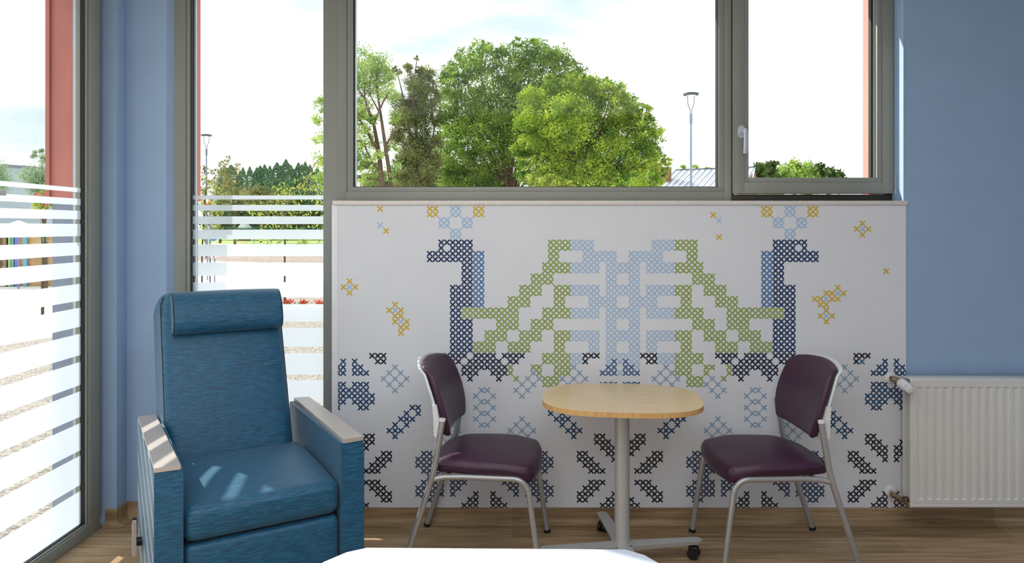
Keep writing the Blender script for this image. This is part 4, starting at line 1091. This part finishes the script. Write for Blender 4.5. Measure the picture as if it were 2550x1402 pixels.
# street lamps
M['pole'] = mat('galvanised_pole', (120, 138, 152), 0.5, var=0.03)
M['lampdark'] = mat('lamp_head_grey', (70, 80, 92), 0.5, var=0.05, metal=0.3)
def street_lamp():
    t = thing('street_lamp', '', 'street lamp')
    tb('pole', M['pole'], t, [(0, 0, 0), (0, 0, 2.3), (0, 0, 4.25)], [0.062, 0.045, 0.032], 14)
    tb('collar', M['pole'], t, [(0, 0, 4.24), (0, 0, 4.26), (0, 0, 4.50), (0, 0, 4.52)], [0.04, 0.055, 0.055, 0.04], 14)
    for s in (-1, 1):
        tb('bracket_arm', M['lampdark'], t, [(s * 0.02, 0, 4.5), (s * 0.03, 0, 4.62), (s * 0.12, 0, 4.82), (s * 0.13, 0, 5.05)], 0.012, 8)
    bm = bmesh.new(); tube(bm, [(0, 0, 5.04), (0, 0, 5.06), (0, 0, 5.10), (0, 0, 5.13)], [0.22, 0.275, 0.27, 0.10], 28)
    h_ = obj('lamp_head', bm, M['lampdark'], t)
    tb('lamp_lens', M['trim_white'], h_, [(0, 0, 5.025), (0, 0, 5.041)], 0.17, 24)
    return t
sl = street_lamp()
for i, (px, topy, dd, lab, rx) in enumerate([(1720.5, 230, 25.6, 'street lamp with disc head standing left of the window mullion', 0.0), (514, 334, 37.5, 'street lamp with disc head seen beside the red pier', 0.0), (1303, 428, 62, 'small far street lamp among the big trees', 0.0)]):
    c = sl if i == 0 else copy_tree(sl)
    Y = dd - D; c.location = (PX(px, Y), Y, GZ); hh = PZ(topy, Y) - GZ; c.scale = (1, 1, hh / 5.13)
    c.rotation_euler.z = math.radians([10, 25, 0][i]); c['label'] = lab; c['group'] = 'street lamps'

# signs and posts beside the left lamp
M['sign_red'] = mat('sign_red', (225, 30, 30), 0.4, var=0.03); M['sign_white'] = mat('sign_white', (240, 240, 240), 0.4, var=0.02); M['sign_blue'] = mat('sign_blue', (10, 120, 235), 0.4, var=0.03)
M['post'] = mat('grey_post', (120, 130, 150), 0.5, var=0.04, metal=0.3)
Yd = 22 - D
b = P(516, 480, Yd); b.z = GZ
sg = thing('yield_sign', 'triangular red and white give way sign behind the leafy shrub', 'traffic sign', b)
tb('post', M['post'], sg, [(0, 0.02, 0), (0, 0.02, 1.9)], 0.02, 10)
def tri(bm, s_, y0, y1):
    zc = PZ(499, Yd) - GZ; prism(bm, [(-s_, zc + s_ * 0.62), (s_, zc + s_ * 0.62), (0, zc - s_ * 1.15)], 1, y0, y1)
bm = bmesh.new(); tri(bm, 0.14, -0.02, -0.005); obj('sign_border', bm, M['sign_red'], sg, False)
bm = bmesh.new(); tri(bm, 0.095, -0.024, -0.0202); obj('sign_face', bm, M['sign_white'], sg, False)
Yd = 14 - D; b = P(524, 480, Yd); b.z = GZ
sg = thing('sign_post', 'grey post with round blue sign and red-white chevron plate', 'traffic sign', b)
zq = lambda py: PZ(py, Yd) - GZ
tb('post', M['post'], sg, [(-0.016, 0.02, 0), (-0.016, 0.02, zq(522))], 0.017, 10)
tb('round_sign', M['sign_blue'], sg, [(0.06, -0.01, zq(590)), (0.06, 0.0, zq(590))], 0.078, 28)
bm = bmesh.new(); box(bm, 0.0, 0.125, -0.01, 0.0, zq(642), zq(606)); pl = obj('chevron_plate', bm, M['sign_white'], sg, False)
bm = bmesh.new()
for k in range(3):
    z0 = zq(642) + 0.01 + k * 0.095
    bm.faces.new([bm.verts.new(p) for p in ((0.003, -0.0115, z0 + 0.06), (0.06, -0.0115, z0), (0.095, -0.0115, z0), (0.038, -0.0115, z0 + 0.06))])
obj('chevron_stripe', bm, M['sign_red'], pl, False)
tb('rear_post', M['post'], sg, [(0.068, 0.03, 0), (0.068, 0.03, zq(640))], 0.012, 8)

# green mesh fence on the lawn
M['fence_green'] = mat('green_metal', (40, 130, 120), 0.5, var=0.05)
Yd = 82 - D
fe = thing('green_fence', 'low green metal fence along the lawn', 'fence', (PX(680, Yd), Yd, GZ))
x0, x1 = PX(470, Yd) - fe.location.x, PX(1000, Yd) - fe.location.x
n = 14
for i in range(n):
    x = x0 + (x1 - x0) * i / (n - 1); tb('fence_post', M['fence_green'], fe, [(x, 0, 0), (x, 0, 1.6)], 0.05, 6)
for z in (0.35, 1.55): tb('fence_rail', M['fence_green'], fe, [(x0, 0, z), (x1, 0, z)], 0.035, 6)
# small white roofed shed behind the fence
M['roofwhite'] = mat('pale_metal_roof', (222, 228, 236), 0.35, var=0.04, vscale=(.5, .5, .5), metal=0.2)
M['brick'] = mat('brown_brick', (130, 96, 78), 0.8, rgb2=(150, 116, 96), vscale=(4, 4, 12))
M['greywall'] = mat('grey_cladding', (168, 184, 196), 0.7, var=0.06, vscale=(0.2, 0.2, 6))
M['seam'] = mat('roof_seam', (92, 104, 120), 0.5, var=0.05)
M['timber'] = mat('fence_timber', (176, 140, 96), 0.8, rgb2=(206, 172, 128), vscale=(1, 1, 9))
Yd = 85 - D; b = P(609, 600, Yd); b.z = GZ
sh_ = thing('garden_shed', 'tiny shed with pale pitched roof behind the green fence', 'shed', b)
bx('wall', M['brick'], sh_, -0.5, 0.5, -0.6, 0.6, 0, 1.2)
bm = bmesh.new(); z0 = PZ(569, Yd) - GZ; z1 = PZ(556, Yd) - GZ
prism(bm, [(-0.62, z0), (0.62, z0), (0.1, z1), (-0.1, z1)], 1, -0.8, 0.8); obj('roof', bm, M['roofwhite'], sh_, False)

# house with standing seam roof behind the right lamp
hs = thing('house', 'house with pale standing seam metal roof behind the street lamp', 'house', (PX(1740, 44), 44, GZ))
def hp(px, py, Y): return P(px, py, Y) - hs.location
A, B_ = hp(1683, 424, 52), hp(1880, 417, 52); C_, D_ = hp(1560, 545, 43), hp(1790, 545, 43)
bm = bmesh.new(); up = Vector((0, 0, -0.12))
vs = [bm.verts.new(p) for p in (A, B_, D_, C_)] + [bm.verts.new(p + up) for p in (A, B_, D_, C_)]
for f in ((0, 1, 2, 3), (7, 6, 5, 4), (0, 4, 5, 1), (1, 5, 6, 2), (2, 6, 7, 3), (3, 7, 4, 0)): bm.faces.new([vs[i] for i in f])
rf = obj('roof', bm, M['roofwhite'], hs, False)
bm = bmesh.new()
for i in range(14):
    t = i / 13; a = A.lerp(B_, t) + Vector((0, -.02, .03)); b2 = C_.lerp(D_, t) + Vector((0, -.02, .03)); tube(bm, [a, b2], 0.03, 4)
tube(bm, [A + Vector((0, 0, .04)), B_ + Vector((0, 0, .04))], 0.04, 6)
obj('roof_seams', bm, M['seam'], rf)
hw = C_.z + 0.2
bm = bmesh.new()
wl = [(C_.x + 0.3, C_.y + 0.4), (D_.x - 0.3, D_.y + 0.4), (B_.x - 0.2, B_.y), (A.x + 0.5, A.y)]
lo = [bm.verts.new((x, y, 0)) for x, y in wl]
hi = [bm.verts.new((x, y, (hw - 0.25) if i < 2 else A.z - 0.2)) for i, (x, y) in enumerate(wl)]
for i in range(4): bm.faces.new([lo[i], lo[(i + 1) % 4], hi[(i + 1) % 4], hi[i]])
bm.faces.new(lo[::-1]); bm.faces.new(hi)
obj('wall', bm, M['brick'], hs, False)
cc = hp(1655, 440, 50)
bx('chimney', M['brick'], hs, cc.x - 0.42, cc.x + 0.42, cc.y - 0.4, cc.y + 0.4, 1.0, hp(1655, 417, 50).z, 0.02)
h2 = thing('house', 'gable end of a brown house low at the left of the casement', 'house', (PX(1870, 54), 54, GZ))
bm = bmesh.new(); Yd = 54
def g2(px, py): q = P(px, py, Yd) - h2.location; return (q.x, q.z)
prism(bm, [(g2(1872, 470)[0], 0), (g2(1886, 470)[0], 0), g2(1886, 448), g2(1876.5, 419), g2(1868, 448)], 1, 0.0, 5.0); obj('wall', bm, M['brick'], h2, False)
bm = bmesh.new(); prism(bm, [g2(1850, 470), g2(1868, 470), g2(1877.5, 416), g2(1866, 416)], 1, -0.4, 5.2); obj('roof', bm, M['roofwhite'], h2, False)

# left yard: long grey building, timber fence, parasol
lbx = thing('long_building', 'long pale grey flat building seen through the left glazing', 'building', (-33, 34, GZ))
bm = bmesh.new()
pa, pb = P(-420, 384, 22), P(180, 424, 44)
q0, q1 = pa - lbx.location, pb - lbx.location
dirn = Vector((q1.x - q0.x, q1.y - q0.y, 0)).normalized(); nb = Vector((-dirn.y, dirn.x, 0)) * 8
top_z0 = q0.z; top_z1 = q1.z
vs = [Vector((q0.x, q0.y, 0)), Vector((q1.x, q1.y, 0)), Vector((q1.x, q1.y, 0)) + nb, Vector((q0.x, q0.y, 0)) + nb]
zt0 = min(top_z0, top_z1)
lo = [bm.verts.new(v) for v in vs]; hi = [bm.verts.new(v + Vector((0, 0, top_z0 if i in (0, 3) else top_z1))) for i, v in enumerate(vs)]
for i in range(4): bm.faces.new([lo[i], lo[(i + 1) % 4], hi[(i + 1) % 4], hi[i]])
bm.faces.new(hi); bm.faces.new(lo[::-1]); obj('wall', bm, M['greywall'], lbx, False)
bm = bmesh.new(); tube(bm, [hi_ for hi_ in (Vector((q0.x, q0.y, top_z0)), Vector((q1.x, q1.y, top_z1)))], 0.09, 6); obj('parapet_capping', bm, M['seam'], lbx)
Yd = 16.0
tf = thing('timber_fence', 'low timber fence with coloured posts seen through the left glazing', 'fence', (PX(60, Yd), Yd, GZ))
def tq(px, py): q = P(px, py, Yd) - tf.location; return q.x, q.z
a, zt2 = tq(-120, 590); b_, zb2 = tq(160, 608)
bx('fence_boards', M['timber'], tf, a, b_, 0, 0.04, 0.0, zt2)
bx('fence_rail', M['timber'], tf, a, b_, -0.05, 0.0, 0.45, 0.55)
for px, colr in ((3, (120, 90, 70)), (22, (110, 100, 95)), (27, (150, 180, 100)), (38, (60, 150, 140)), (45, (110, 90, 190)), (68, (90, 160, 190)), (113, (60, 170, 170))):
    x, _ = tq(px, 600); mm = mat('post_paint', colr, 0.6)
    pnm = {(120, 90, 70): 'brown post', (110, 100, 95): 'grey post', (150, 180, 100): 'light green post', (60, 150, 140): 'teal post', (110, 90, 190): 'violet post', (90, 160, 190): 'light blue post', (60, 170, 170): 'turquoise post'}[colr]
    o = bx('fence_post', mm, tf, x - 0.05, x + 0.05, -0.10, -0.05, 0, zt2 + 0.1); o['label'] = pnm
Yd = 15.2
ps = thing('parasol', 'pale blue-white parasol in the yard seen through the left glazing', 'parasol', (PX(46, Yd), Yd, GZ))
zc = PZ(549, Yd) - GZ; ze = PZ(562, Yd) - GZ
tb('canopy', mat('parasol_cloth', (205, 232, 238), 0.8), ps, [(0, 0, ze), (0, 0, zc)], [0.33, 0.02], 8)
tb('pole', M['post'], ps, [(0, 0, 0), (0, 0, zc)], 0.02, 8)
